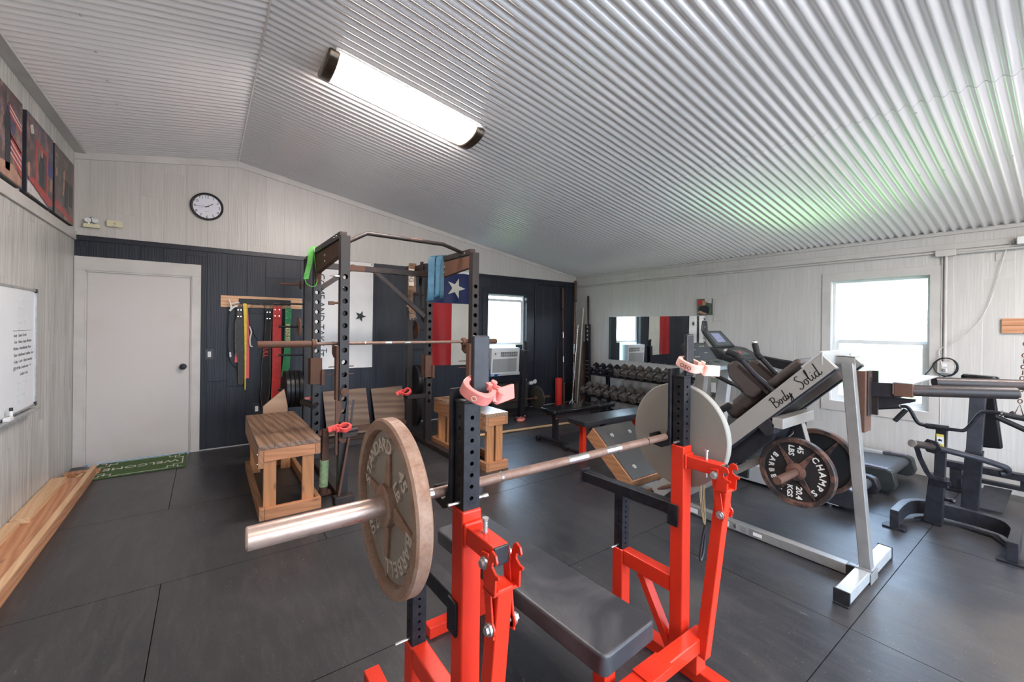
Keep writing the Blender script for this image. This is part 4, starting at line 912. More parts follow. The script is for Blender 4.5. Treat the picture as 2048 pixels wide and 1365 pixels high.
# belts and bands hung over the rack's right beam
def hang(name, label, cat, x, ys, mat, w, t_=.004, zt=TOP+.05, drops=(.5,.5), group=None, shift=0):
    """a band folded over the side beam; hangs down both sides"""
    r = thing(name, label, cat, (x, ys, zt), group)
    pts = [(x-.045-shift, ys, zt-drops[0])]+[(x-.044-shift*.6+.004*math.sin(k), ys, zt-drops[0]*(1-k/6)) for k in range(1, 6)]+[(x-.036, ys, zt), (x, ys, zt+.012), (x+.036, ys, zt)]+[(x+.044, ys, zt-drops[1]*k/5) for k in range(1, 6)]
    build('strap', MB().strap(pts, w, t_, (0,1,0)), mat, r)
    return r
r = thing('lifting_belt', 'tan leather lifting belt with buckle hung on the rack beside the blue bands', 'lifting belt', (2.19, 5.27, TOP))
bx_, byy = 2.172, 5.262
build('strap', MB().strap([(bx_+.055, byy+.05, 1.95), (bx_+.05, byy+.05, TOP), (bx_+.045, byy+.03, TOP+.055), (bx_+.02, byy+.012, TOP+.050), (bx_+.008, byy, TOP-.02), (bx_, byy-.004, 2.05), (bx_-.004, byy-.002, 1.85), (bx_+.010, byy, 1.70)], [.08, .085, .085, .085, .088, .08, .066, .07], .006, (1,0,0)), M['leather'], r)
build('keeper', MB().box(bx_-.055, bx_+.060, byy-.014, byy+.010, 1.745, 1.778), M['leather'], r, bevel=.003)
build('tip', MB().bar((bx_+.012, byy-.006, 1.745), (bx_+.035, byy-.006, 1.60), .07, .006, up=(0,1,0)), M['leather'], r)
build('buckle', MB().tube([(bx_-.022, byy-.014, 1.66), (bx_-.006, byy-.014, 1.575), (bx_+.078, byy-.014, 1.59), (bx_+.060, byy-.014, 1.675)], .005, 8, closed=True).cyl((bx_+.02, byy-.014, 1.668), (bx_+.035, byy-.018, 1.582), .004, 8), M['steel'], r)
build('name_panel', MB().box(bx_-.030, bx_+.042, byy-.0075, byy-.0035, 2.03, 2.25), M['letter_white'], r)
build('lettering', MB().glyphs('BIG', (bx_+.006, byy-.0078, 2.14), (0,0,-1), (1,0,0), .085, .001), M['leather_dark'], r, smooth=False)
r = thing('leather_strap', 'dark brown twisted leather strap hanging from the rack beam', 'strap', (XB, 5.05, TOP+.03))
build('strap', MB().strap(spline([(2.235, 5.05, TOP+.05), (2.215, 5.02, TOP), (2.20, 5.02, 2.1), (2.19, 5.01, 1.95), (2.205, 5.02, 1.82), (2.195, 5.0, 1.70), (2.215, 4.99, 1.60), (2.25, 4.98, 1.54)]), .045, .005, (1,0,0)), M['leather_dark'], r)
def band_loop(name, label, pts, w, mat, side, group=None):
    r = thing(name, label, 'resistance band', pts[0], group); build('loop', MB().strap(spline(pts), w, .0035, side), mat, r); return r
for k, (y, w, zb, dx, lb) in enumerate(((4.80, .060, 1.80, 0, 'widest blue resistance band looped over the rack beam, nearest the belts'), (4.70, .045, 1.83, .012, 'blue resistance band looped over the rack beam, second of four'), (4.58, .052, 1.84, .018, 'teal-blue resistance band hanging behind the rack post, third of four'), (4.50, .035, 1.82, .024, 'narrow dark teal resistance band at the end of the four'))):
    m = M['blue_rubber'] if k in (0, 2) else plain('dark_teal_rubber', (.02,.07,.10), .45)
    bx2, bz = (2.125, 2.165, 2.185, 2.215)[k], zb; by2 = (4.56, 4.60, 4.50, 4.46)[k]
    band_loop('resistance_band', lb, [(XB+.03, by2, TOP+.02), (XB-.0, by2, TOP+.055), (bx2+.02, by2-.01, TOP+.04), (bx2, by2-.022, 2.15), (bx2-.008, by2-.040, 1.92), (bx2-.006, by2-.020, bz), (bx2+.006, by2+.02, bz+.02), (bx2+.012, by2+.020, 1.95), (bx2+.03, by2+.012, 2.15), (XB-.02, by2+.03, TOP)], w*1.25, m, (.95,-.25,.15), 'blue resistance bands on the rack')
r = thing('resistance_band', 'bright green resistance band looped over the rack left beam', 'resistance band', (.90, 4.86, TOP))
build('loop', MB().strap(spline([(XA+.01, 4.84, TOP+.05), (XA-.045, 4.835, TOP+.055), (XA-.075, 4.83, TOP+.01), (XA-.085, 4.83, 2.16), (XA-.108, 4.83, 2.05), (XA-.120, 4.83, 1.98)]), .050, .004, (1,.0,.1)), M['green_rubber'], r)
build('loop_return', MB().tube(spline([(XA-.135, 4.83, 1.99), (XA-.110, 4.83, 1.93), (XA-.06, 4.83, 1.905), (XA-.02, 4.83, 1.93), (XA-.01, 4.84, 2.0), (XA-.03, 4.84, 2.15), (XA-.05, 4.84, TOP+.04)]), .005, 8), M['green_rubber'], r)

# ================================================================== wooden step boxes
def wooden_box(x0, x1, y0, y1, h, label, top_mat):
    t = thing('wooden_box', label, 'wooden box', ((x0+x1)/2, (y0+y1)/2, 0), 'pair of wooden lifting boxes')
    n = 4; w = (x1-x0)/n
    for k in range(n): build('top_board', MB().box(x0+w*k+.0004, x0+w*(k+1)-.0004, y0+.0, y1, h-.038, h), top_mat, t, bevel=.0018)
    build('side_apron', MB().box(x0+.0, x0+.037, y0, y1, h-.178, h-.039), M['box_wood_y'], t, bevel=.003)
    build('side_apron', MB().box(x1-.037, x1, y0, y1, h-.128, h-.039), M['box_wood_y'], t, bevel=.003)
    for y in (y0, y1-.038): build('end_apron', MB().box(x0+.038, x1-.038, y, y+.038, h-.128, h-.039), M['box_wood'], t, bevel=.003)
    for x in (x0+.04, x1-.128):
        for y in (y0+.04, y1-.078): build('leg', MB().box(x, x+.088, y, y+.038, .0, h-.039), M['box_wood_z'], t, bevel=.003)
    a, b, c, d = x0+.01, x1+.01, y0+.0, y1+.10
    for y in (c, d-.038): build('base_board', MB().box(a+.038, b, y, y+.038, 0, .088), M['box_wood'], t, bevel=.003)
    build('base_board', MB().box(a, a+.037, c, d, 0, .088), M['box_wood_y'], t, bevel=.003); build('base_board', MB().box(b-.037, b, c+.038, d-.038, 0, .088), M['box_wood_y'], t, bevel=.003)
    for z in (h-.070, h-.145): 
        for y in (y0+.022,): build('bolt', MB().cyl((x0, y, z), (x0-.006, y, z), .009, 10), M['bolt'], t)
    return t
wooden_box(.325, .765, 3.70, 5.0, .578, 'weathered wooden box with open legs left of the power rack', M['box_top'])
wooden_box(2.325, 2.605, 3.63, 4.85, .600, 'wooden box with glossy top, right of the power rack, farther back', M['box_top_gloss'])
# boards leaning on the back wall
def lean_board(x0, x1, yb, yt, h, label):
    mb = MB(); d = Vector((0, yt-yb, h)).normalized(); n = Vector((0, -d.z, d.y)); o = Vector((0, yb, 0))
    L = math.hypot(yt-yb, h); mb.prism([(x0+.03, .01), (x1+.02, 0), (x1, L), (x0, L-.012)], o, (1,0,0), d, n*.019)
    return tag(build('plywood_board', mb, M['ply'], bevel=.0015), label, 'plywood', 'plywood boards leaning on the dark wall')
lean_board(1.28, 1.86, 5.94, 6.125, .595, 'weathered plywood board leaning on the wall under the white flag')
lean_board(1.93, 2.40, 5.94, 6.125, .585, 'weathered plywood board leaning on the wall, right of its twin')

# ================================================================== belt rack on the dark wall
t = thing('belt_rack', 'light wooden board with black hooks holding lifting belts', 'hook rack', (.56, YB, 1.70))
build('back_board', MB().box(.134, 1.02, YB-.02, YB-.001, 1.702, 1.842), M['wood_board'], t, bevel=.002)
build('hook_plate', MB().box(.315, .885, YB-.026, YB-.020, 1.742, 1.812), M['blackm'], t, bevel=.001)
for k in range(9):
    x = .34+.065*k; build('hook', MB().cyl((x, YB-.02, 1.752), (x, YB-.085, 1.752), .010, 14).cyl((x, YB-.085, 1.752), (x, YB-.090, 1.752), .014, 14), M['blackm'], t)
by = YB-.062
def belt(label, x, pts_w, mat, edge, zt=1.745, cat='lifting belt', holes=None, rivets=True, name='lifting_belt', y=by, lean=0, word=None, wcol=None, wpos=None, wsize=.05):
    """pts_w: list of (x, z, width) from top to bottom"""
    r = thing(name, label, cat, (x, y, zt), 'lifting belts on the wooden rack')
    L = [(a-w/2, z) for a, z, w in pts_w]; Rr = [(a+w/2, z) for a, z, w in pts_w]; poly = L+Rr[::-1]
    n = len(pts_w); vs = []; fs = []
    for a, z, w in pts_w: vs += [(a-w/2, y-.004, z), (a+w/2, y-.004, z), (a+w/2, y+.004, z), (a-w/2, y+.004, z)]
    for i in range(n-1):
        a = 4*i; b = a+4; fs += [(a+j, b+j, b+(j+1) % 4, a+(j+1) % 4) for j in range(4)]
    fs += [(0,1,2,3), (4*n-1, 4*n-2, 4*n-3, 4*n-4)]
    build('strap', MB().add(vs, fs), mat, r)
    if edge: 
        mb = MB(); mb.tube([(a, y-.0045, z) for a, z in L], .0018, 6).tube([(a, y-.0045, z) for a, z in Rr], .0018, 6); build('stitched_edge', mb, edge, r)
    if rivets:
        w = pts_w[0][2]
        build('buckle_fold', MB().box(pts_w[0][0]-w/2, pts_w[0][0]+w/2, y-.012, y-.004, pts_w[0][1]-.16, pts_w[0][1]-.02), mat, r, bevel=.003)
        for dz in (.05, .13):
            for s in (-1, 1): build('rivet', MB().cyl((pts_w[0][0]+s*w*.25, y-.012, pts_w[0][1]-dz), (pts_w[0][0]+s*w*.25, y-.0145, pts_w[0][1]-dz), .006, 10), M['chrome'], r)
        build('buckle', MB().tube([(pts_w[0][0]-w*.42, y-.006, pts_w[0][1]-.01), (pts_w[0][0]-w*.42, y-.006, pts_w[0][1]+.03), (pts_w[0][0]+w*.42, y-.006, pts_w[0][1]+.03), (pts_w[0][0]+w*.42, y-.006, pts_w[0][1]-.01)], .004, 8, closed=True), M['steel'], r)
    if holes:
        mb = MB(); x0, z0, z1, n_, sp = holes
        for k in range(n_):
            for s in (-1, 1): mb.cyl((x0(k/(n_-1))+s*sp, y-.0035, z0+(z1-z0)*k/(n_-1)), (x0(k/(n_-1))+s*sp, y-.0052, z0+(z1-z0)*k/(n_-1)), .0035, 8)
        h = build('prong_holes', mb, M['ink_dark'], r); h['kind'] = 'stuff'
    if word: build('lettering', MB().glyphs(word, (wpos[0], y-.0045, wpos[1]), (0,0,-1), (1,0,0) if wcol != 'gold' else (-1,0,0) , wsize, .001), M['letter_red'] if wcol == 'red' else M['letter_gold'], r) if wcol != 'gold' else build('lettering', MB().glyphs(word, (wpos[0], y-.0058, wpos[1]), (0,0,-1), (1,0,0), wsize, .001), M['leather_green'], r)
    return r
belt('dark brown wide lifting belt with stitched edge, leftmost on the wooden rack', .323, [(.323, 1.72, .058), (.323, 1.58, .060), (.325, 1.51, .093), (.327, 1.18, .090), (.340, 1.08, .056), (.344, .79, .046), (.344, .765, .03)], M['leather_dark'], M['edge_tan'], holes=(lambda q: .341, 1.07, .82, 10, .013))
r = thing('resistance_band', 'yellow thin rubber band hanging beside the dark brown belt', (.38, by-.02, 1.75) and 'resistance band', (.38, by-.02, 1.75))
build('loop', MB().strap([(.374, by-.024, 1.75), (.380, by-.024, 1.50), (.384, by-.024, 1.20), (.388, by-.024, .695)], [.034, .022, .014, .011], .004, (1,0,0)).strap([(.392, by-.012, 1.75), (.394, by-.012, 1.3), (.390, by-.016, .72)], .010, .004, (1,0,0)), M['yellow'], r)
r = thing('resistance_band', 'flat red rubber band hanging behind the yellow one', 'resistance band', (.40, by+.02, 1.75))
build('loop', MB().strap([(.388, by+.02, 1.74), (.410, by+.02, 1.40), (.412, by+.02, .83)], .036, .003, (1,0,0)), M['redp'], r)
build('tail', MB().strap([(.32, by+.025, 1.45), (.305, by+.025, 1.2), (.297, by+.025, 1.03)], .036, .003, (1,0,0)), M['redp'], r)
r = thing('cable_handle', 'black cable with white plastic ends hung left on the wooden rack', 'cable', (.24, by, 1.75))
build('cable', MB().tube(spline([(.30, by+.01, 1.735), (.24, by, 1.69), (.212, by, 1.55), (.207, by, 1.25), (.235, by, 1.05), (.305, by+.02, .955)]), .004, 8), M['cord_black'], r)
build('white_end', MB().tube(spline([(.212, by-.01, 1.80), (.235, by-.01, 1.72), (.235, by-.01, 1.665)]), [.006]*6+[.010]*6+[.012], 8).tube(spline([(.232, by-.01, 1.74), (.29, by-.01, 1.755), (.33, by, 1.752)]), .007, 8).tube(spline([(.222, by-.01, 1.655), (.26, by-.01, 1.70), (.30, by, 1.72)]), .012, 8), M['white'], r)
build('white_stop', MB().cyl((.232, by-.002, 1.16), (.236, by-.002, 1.10), .010, 10), M['white'], r)
r = thing('cable_handle', 'black looped belt-strap with white curved plastic tip, middle of the rack', 'strap', (.52, by, 1.75))
build('strap', MB().strap(spline([(.444, by-.02, 1.36), (.436, by-.02, 1.55), (.450, by-.02, 1.72), (.505, by-.02, 1.765), (.575, by-.02, 1.73), (.600, by-.02, 1.60), (.585, by-.02, 1.30), (.55, by-.02, 1.18), (.525, by-.02, 1.14)]), .018, .004, (0,1,0)), M['leather_dark'], r)
build('rear_loop', MB().tube(spline([(.450, by-.01, 1.46), (.49, by-.01, 1.34), (.55, by-.01, 1.26)]), .004, 6), M['cord_black'], r)
build('white_tip', MB().tube(spline([(.425, by-.024, 1.47), (.446, by-.024, 1.40), (.432, by-.024, 1.32), (.437, by-.024, 1.24), (.458, by-.024, 1.22)]), .008, 8), M['white'], r)
belt('black lifting belt with red lettering hung between the strap and the red belt', .632, [(.630, 1.70, .060), (.628, 1.5, .064), (.618, 1.25, .070), (.607, .98, .094), (.610, .78, .094), (.600, .62, .096), (.594, .50, .060), (.592, .455, .035)], M['leather_black'], M['edge_tan'], holes=(lambda q: .612-.01*q, .87, .66, 8, .014), word='BULL', wcol='red', wpos=(.606, 1.16), wsize=.072)
belt('wide red leather lifting belt, second from the right on the rack', .725, [(.724, 1.735, .096), (.724, 1.4, .094), (.724, .93, .096), (.716, .62, .094), (.700, .46, .07)], M['leather_red'], plain('red_edge', (.62,.10,.09), .5), holes=(lambda q: .70, .76, .56, 6, .006), y=by-.012)
belt('green leather lifting belt with a gold name panel, rightmost on the rack', .850, [(.850, 1.715, .074), (.848, 1.5, .070), (.845, 1.2, .070), (.832, .95, .086), (.795, .83, .05)], M['leather_green'], plain('green_edge', (.10,.32,.13), .5), y=by-.004)
g2 = [o for o in bpy.data.objects if o.name.startswith('lifting_belt') and 'green' in o.get('label', '')][0]
build('name_panel', MB().box(.824, .872, by-.0098, by-.008, 1.20, 1.50), M['letter_gold'], g2)
build('lettering', MB().glyphs('KNEK', (.848, by-.0100, 1.36), (0,0,-1), (1,0,0), .062, .001), M['ink_dark'], g2)

# ================================================================== flags
def flag_cloth(x0, x1, z0, z1, y, nx=26, nz=44, amp=.008, seed=0, fold=3.0):
    vs = []; fs = []
    for j in range(nz+1):
        for i in range(nx+1):
            a = i/nx; b = j/nz; k = .35+1.0*(1-b)
            dy = amp*k*(math.sin(fold*2*PI*a+1.3*b+seed)+.5*math.sin(fold*3.7*a+5*b+seed*2)+.35*math.sin(9*b+4*a+seed))
            vs.append((x0+(x1-x0)*a, y-abs(amp)*1.3+dy*.7, z0+(z1-z0)*b))
    for j in range(nz):
        for i in range(nx):
            a = j*(nx+1)+i; fs.append((a, a+1, a+nx+2, a+nx+1))
    return MB().add(vs, fs)
def star(c, r, rot, n=5):
    return [(c[0]+(r if k % 2 == 0 else r*.382)*math.cos(math.radians(rot+36*k)), c[1]+(r if k % 2 == 0 else r*.382)*math.sin(math.radians(rot+36*k))) for k in range(2*n)]
def grommet(t, x, z, y):
    build('grommet', MB().lathe([(.012, 0), (.012, .003), (.006, .004), (.006, 0)], frame_mtx((x, y, z), (1,0,0), (0,0,1), (0,-1,0)), 16, closed=True), M['bronze'], t)
fy = YB-.012
t = thing('wall_flag', 'white flag with black star and COME AND TAKE IT lettering hung behind the power rack', 'flag', (1.56, fy, .89))
build('cloth', flag_cloth(1.172, 1.952, .892, 2.36, fy, amp=.006, seed=1.0), M['cloth_white'], t)
build('header_tape', MB().box(1.165, 1.956, fy-.010, fy-.004, 2.355, 2.398), M['cloth_white'], t)
grommet(t, 1.185, 2.378, fy-.010); grommet(t, 1.93, 2.378, fy-.010)
fz = fy-.0185
build('star', MB().prism(star((1.775, 1.627), .083, -4), (0, fz, 0), (1,0,0), (0,0,1), (0,-.001,0)), M['letter_black'], t, smooth=False)
build('lettering', MB().glyphs('COME AND TAKE IT', (1.252, fz, 1.63), (0,0,-1), (1,0,0), .124, .001), M['letter_black'], t, smooth=False)
build('cannon', MB().prism([(1.50, 1.12), (1.60, 1.12), (1.605, 1.30), (1.59, 1.95), (1.60, 2.02), (1.50, 2.02), (1.51, 1.95), (1.495, 1.30)], (0, fz, 0), (1,0,0), (0,0,1), (0,-.001,0)), M['letter_black'], t, smooth=False)
t = thing('wall_flag', 'Texas flag hung upright by the back window: blue star field over red and white', 'flag', (3.26, fy, .84))
build('blue_field', flag_cloth(2.858, 3.662, 1.868, 2.37, fy, amp=.007, seed=2.0, nz=16), M['cloth_blue'], t)
build('red_stripe', flag_cloth(2.862, 3.232, .868, 1.868, fy, amp=.014, seed=4.0, fold=1.4), M['cloth_red'], t)
build('white_stripe', flag_cloth(3.232, 3.655, .860, 1.868, fy, amp=.009, seed=.6, fold=1.2), M['cloth_cream'], t)
build('header_tape', MB().box(2.86, 3.664, fy-.010, fy-.004, 2.366, 2.402), M['cloth_white'], t)
build('star', MB().prism(star((3.30, 2.120), .175, 0), (0, fz-.0025, 0), (1,0,0), (0,0,1), (0,-.001,0)), M['cloth_cream'], t, smooth=False)
grommet(t, 3.64, 2.384, fy-.010); grommet(t, 2.88, 2.384, fy-.010)

# ================================================================== lumber along the left wall
def plank(x0, x1, y0, y1, z0, z1, mat, label, dx=0):
    mb = MB(); mb.bar(((x0+x1)/2, y0, (z0+z1)/2), ((x0+x1)/2+dx, y1, (z0+z1)/2), x1-x0, z1-z0)
    return tag(build('lumber_board', mb, mat, bevel=.002), label, 'lumber', 'lumber stacked along the left wall')
plank(-.900, -.862, 3.0, 5.70, 0, .088, M['lumber'], 'long reddish board on edge, outermost of the lumber stack')
plank(-1.100, -.906, 3.1, 5.60, 0, .040, M['lumber'], 'wide reddish board flat on the floor under the stack')
plank(-1.045, -.908, 3.0, 5.45, .041, .079, M['lumber'], 'reddish grooved board lying second in the stack')
plank(-.895, -.858, 2.9, 5.74, .089, .103, M['lumber_pale'], 'thin pale strip lying on the outermost board')
plank(-1.100, -1.000, 4.40, 5.38, .080, .118, M['lumber_pale'], 'short pale pine board on top near the wall')
plank(-1.102, -1.040, 3.2, 4.37, .080, .118, M['lumber_pale'], 'pale pine board on top, nearest the camera')
tag(build('lumber_board', MB().box(-1.095, -.845, 5.745, 5.835, 0, .040), M['lumber'], bevel=.002), 'short reddish offcut lying across the far end of the stack', 'lumber', 'lumber stacked along the left wall')
tag(build('lumber_offcut', MB().bar((-.955, 5.50, .053), (-.94, 5.62, .053), .03, .025), M['lumber_pale'], bevel=.002), 'small pale wooden offcut near the far end of the stack', 'lumber')

# ================================================================== LEG PRESS / HACK SLED
LX = 3.27
lp = thing('leg_press_machine', 'silver leg press sled machine with script lettering on its inclined rail', 'leg press machine', (LX, 1.5, 0))
def inc(s, off): return Vector((0, .9167-s*.7071*-1 if False else .985+s*.7071, 1.333-s*.7071)) + Vector((0, .7071, .7071))*off   # s down the slope, off normal to it
build('front_foot', MB().box(2.835, 3.675, .752, .822, .012, .078), M['silver_white'], lp, bevel=.005)
for x in (2.838, 3.672): build('end_cap', MB().box(x-.006, x+.006, .748, .826, .008, .082).box(x-.02 if x < 3 else x-.03, x+.03 if x < 3 else x+.02, .75, .824, 0, .012), M['blackp'], lp, bevel=.004)
fr = build('floor_tube', MB().box(LX-.075, LX-.015, .86, 2.42, .008, .070), M['silver'], lp, bevel=.004)
build('end_cap', MB().box(LX-.078, LX-.012, .822, .868, .006, .073), M['blackp'], fr, bevel=.004)
sk = build('sticker', MB().box(LX-.0757, LX-.075, 1.83, 1.93, .022, .058), M['sticker'], fr, smooth=False)
build('sticker', MB().box(LX-.0757, LX-.075, 1.58, 1.64, .022, .058), M['sticker'], fr, smooth=False)
build('sticker', MB().box(LX-.0757, LX-.075, 1.44, 1.53, .018, .062), plain('grey_sticker', (.33,.32,.31), .4), fr, smooth=False)
build('sticker', MB().box(LX-.0757, LX-.075, 1.35, 1.41, .026, .050), M['sticker'], fr, smooth=False)
build('sticker', MB().prism([(1.54+.014*math.cos(k*PI/2), .04+.018*math.sin(k*PI/2)) for k in range(4)], (LX-.0757, 0, 0), (0,1,0), (0,0,1), (.0007,0,0)), M['sticker_dark'], fr, smooth=False)
mb = MB()
for k in range(5): mb.box(LX-.0762, LX-.0757, 1.455, 1.455+.06*(.6+.4*((k*37) % 10)/10), .024+.007*k, .026+.007*k)
build('fine_print', mb, M['sticker_dark'], fr, smooth=False)
build('front_post', MB().bar((LX-.022, .780, .075), (LX-.062, .872, 1.310), .060, .060, up=(0,-1,0)), M['silver'], lp, bevel=.005)
build('foot_bracket', MB().box(LX-.075, LX+.06, .744, .750, .0, .06).box(LX-.085, LX-.06, .74, .85, .078, .084), M['silver'], lp, bevel=.002)
for x in (3.02, 3.50):
    a, b = inc(-.05, -.055), inc(1.62, -.055)
    rl = build('inclined_rail', MB().bar((x, a.y, a.z), (x, b.y, b.z), .045, .112, up=(0,.7071,.7071)), M['silver_rail'], lp, bevel=.003)
    a, b = inc(-.04, -.112), inc(1.60, -.112); build('rail_underside', MB().bar((x+.01, a.y, a.z), (x+.01, b.y, b.z), .055, .018, up=(0,.7071,.7071)), M['charcoal'], rl, bevel=.002)
tp = inc(-.06, 0); tq = inc(.085, 0)
build('top_plate', MB().prism([(0, 0), (0, .145), (.012, .145), (.012, .0)], (2.995, tp.y, tp.z), (0,.7071,.7071), (0,.7071,-.7071), (.53, 0, 0)).box(2.995, 3.525, tp.y-.004, tp.y+.004, tp.z-.075, tp.z+.006), M['silver_white'], lp, bevel=.002)
build('top_bracket', MB().box(LX-.075, LX+.035, .835, .93, 1.345, 1.352).box(LX-.075, LX-.070, .835, .93, 1.30, 1.352), M['silver'], lp, bevel=.002)
for yy in (.86, .93): build('bolt', MB().cyl((LX-.075, yy, 1.27), (LX-.05, yy, 1.27), .010, 6), M['bolt'], lp)
# hand-drawn script lettering on the near rail
def stroke_text(strokes, o, right, up, size, w):
    o, right, up = Vector(o), Vector(right).normalized(), Vector(up).normalized(); nrm = right.cross(up); objs = []
    for st in strokes:
        P = spline([o+right*a*size+up*b*size for a, b in st], 5); vs = []; fs = []; n = len(P)
        for i, p in enumerate(P):
            d = (P[min(i+1, n-1)]-P[max(i-1, 0)]).normalized(); s = nrm.cross(d); ww = w*(.75+.5*abs(d.dot(up)))
            vs += [p+s*ww/2, p-s*ww/2, p-s*ww/2+nrm*.0012, p+s*ww/2+nrm*.0012]
        for i in range(n-1):
            a = 4*i; b = a+4; fs += [(a+j, a+(j+1) % 4, b+(j+1) % 4, b+j) for j in range(4)]
        objs.append((vs, fs))
    return objs
BODY = [[(.12,.98),(.06,.5),(.0,.0)], [(-.08,.92),(.20,1.02),(.46,.86),(.34,.62),(.12,.54),(.40,.46),(.50,.22),(.28,.02),(-.06,.06)],
        [(.86,.42),(.70,.40),(.62,.18),(.74,.02),(.90,.16),(.88,.38),(.98,.34),(1.06,.36)], [(1.36,.40),(1.18,.40),(1.10,.16),(1.22,.02),(1.38,.20),(1.58,1.0)], [(1.38,.20),(1.44,.02),(1.58,.10),(1.64,.36)],
        [(1.64,.40),(1.66,.14),(1.80,.08),(1.94,.38)], [(1.94,.40),(1.90,.0),(1.74,-.42),(1.58,-.30),(1.80,-.02),(2.08,.22)]]
SOLID = [[(.50,.90),(.34,1.0),(.16,.86),(.26,.62),(.42,.40),(.34,.10),(.10,-.02),(-.04,.12)], [(.80,.42),(.62,.38),(.56,.16),(.68,.02),(.84,.16),(.82,.38),(.96,.36)],
         [(.98,.30),(1.16,.70),(1.24,1.0),(1.12,.90),(1.04,.30),(1.10,.04),(1.24,.14)], [(1.36,.40),(1.32,.14),(1.40,.02),(1.52,.14)], [(1.42,.60),(1.44,.64)], [(1.82,.40),(1.64,.40),(1.56,.16),(1.68,.02),(1.84,.20),(2.04,1.02)], [(1.84,.20),(1.88,.02),(2.02,.06),(2.10,.16)]]
rl0 = [c for c in lp.children if c.name.startswith('inclined_rail')][0]
for nm, st, s0 in (('Body', BODY, .378), ('Solid', SOLID, .182)):
    q = inc(s0, -.092); mb = MB()
    for vs, fs in stroke_text(st, (2.9972, q.y, q.z), (0,-.7071,.7071), (0,.7071,.7071), .066 if nm == 'Body' else .077, .0056): mb.add(vs, fs)
    build('lettering', mb, M['letter_black'], rl0)
# carriage with pads, handles and cross bar
cg = build('carriage_plate', MB().prism([(3.06, .12), (3.46, .12), (3.46, .72), (3.06, .72)], inc(0, -.03)-Vector((0,0,0)), (1,0,0), (0,.7071,-.7071), Vector((0,.7071,.7071))*.03), M['charcoal'], lp, bevel=.004)
def padshape(name, x0, x1, s0, s1, o0, o1, mat, par, bv=.02):
    a = inc(s0, o0); return build(name, MB().prism([(x0, 0), (x1, 0), (x1, s1-s0), (x0, s1-s0)], a, (1,0,0), (0,.7071,-.7071), Vector((0,.7071,.7071))*(o1-o0)), mat, par, bevel=bv, seg=4)
padshape('back_pad', 3.12, 3.44, .10, .62, .035, .095, M['vinyl_brown'], lp, .025)
padshape('lumbar_pad', 3.12, 3.44, .50, .74, .030, .150, M['vinyl_brown'], lp, .045)
padshape('seat_pad', 3.12, 3.44, .80, .98, -.02, .05, M['vinyl_brown'], lp, .025)
for x in (3.13, 3.44):
    p = build('shoulder_pad', MB().prism([(1.505, 1.265), (1.56, 1.235), (1.545, 1.14), (1.46, 1.06), (1.43, 1.02), (1.37, 1.00), (1.315, 1.06), (1.28, 1.10)], (x-.055, .0, .02), (0,1,0), (0,0,1), (.11, 0, 0)), M['vinyl_brown'], lp, bevel=.022, seg=4)
    build('pad_plate', MB().bar((x-.058 if x < 3.3 else x-.058, 1.47, 1.25), (x-.058, 1.27, 1.08), .006, .022, up=(0,.7,-.7)), M['rust_dark'], p, bevel=.002)
    a = 1 if x < 3.3 else -1
    sh = build('shoulder_handle', MB().tube([(x-.06, 1.475, 1.32), (x-.06, 1.36, 1.20), (x-.06, 1.20, 1.07)], .0165, 14), M['charcoal'], lp)
    build('hand_grip', MB().tube([(x-.06, 1.475, 1.32), (x-.065 if a > 0 else x-.05, 1.50 if a < 0 else 1.545, 1.345 if a > 0 else 1.40)], [.022, .022], 14).tube([(x-.06, 1.475, 1.32), (x-.063, 1.445, 1.29)], .022, 14), M['foam'], sh)
    build('grip_end', MB().ball((x-.065 if a > 0 else x-.05, 1.552 if a > 0 else 1.503, 1.350 if a > 0 else 1.408), .020, 8), M['steel'], sh)
build('side_handle', MB().cyl((3.02, 1.70, .83), (3.02, 1.50, .965), .024, 16), M['blackp'], lp)
build('release_handle', MB().tube(spline([(3.10, 1.66, .90), (3.12, 1.58, .95), (3.16, 1.50, .97), (3.22, 1.46, .97)]), .013, 10), M['steel'], lp)
cb = build('carriage_cross_bar', MB().box(3.00, 3.52, 1.150, 1.215, .868, .935), M['silver_rail'], lp, bevel=.003)
build('mount_block', MB().prism([(1.20, .83), (1.25, .80), (1.31, .86), (1.29, .93), (1.24, .93), (1.20, .89)], (3.0, 0, 0), (0,1,0), (0,0,1), (.09, 0, 0)), M['charcoal'], lp, bevel=.004)
build('under_frame', MB().prism([(1.22, .86), (1.40, .86), (1.76, .50), (1.72, .42), (1.45, .56), (1.25, .76)], (3.09, 0, 0), (0,1,0), (0,0,1), (.34, 0, 0)), M['charcoal'], lp, bevel=.006)
hs = build('horn_strut', MB().bar((3.36, 1.205, .90), (3.36, 1.12, .57), .06, .06, up=(0,1,0)), M['charcoal'], lp, bevel=.003)
build('strut_face', MB().bar((3.36, 1.172, .90), (3.36, 1.087, .57), .058, .004, up=(0,1,0)), M['silver_rail'], hs)
build('weight_horn', MB().cyl((2.86, 1.125, .575), (3.86, 1.125, .575), .0245, 20), M['rust'], lp)
build('horn_base', MB().cyl((3.18, 1.125, .575), (3.54, 1.125, .575), .033, 20), M['rust_dark'], lp)
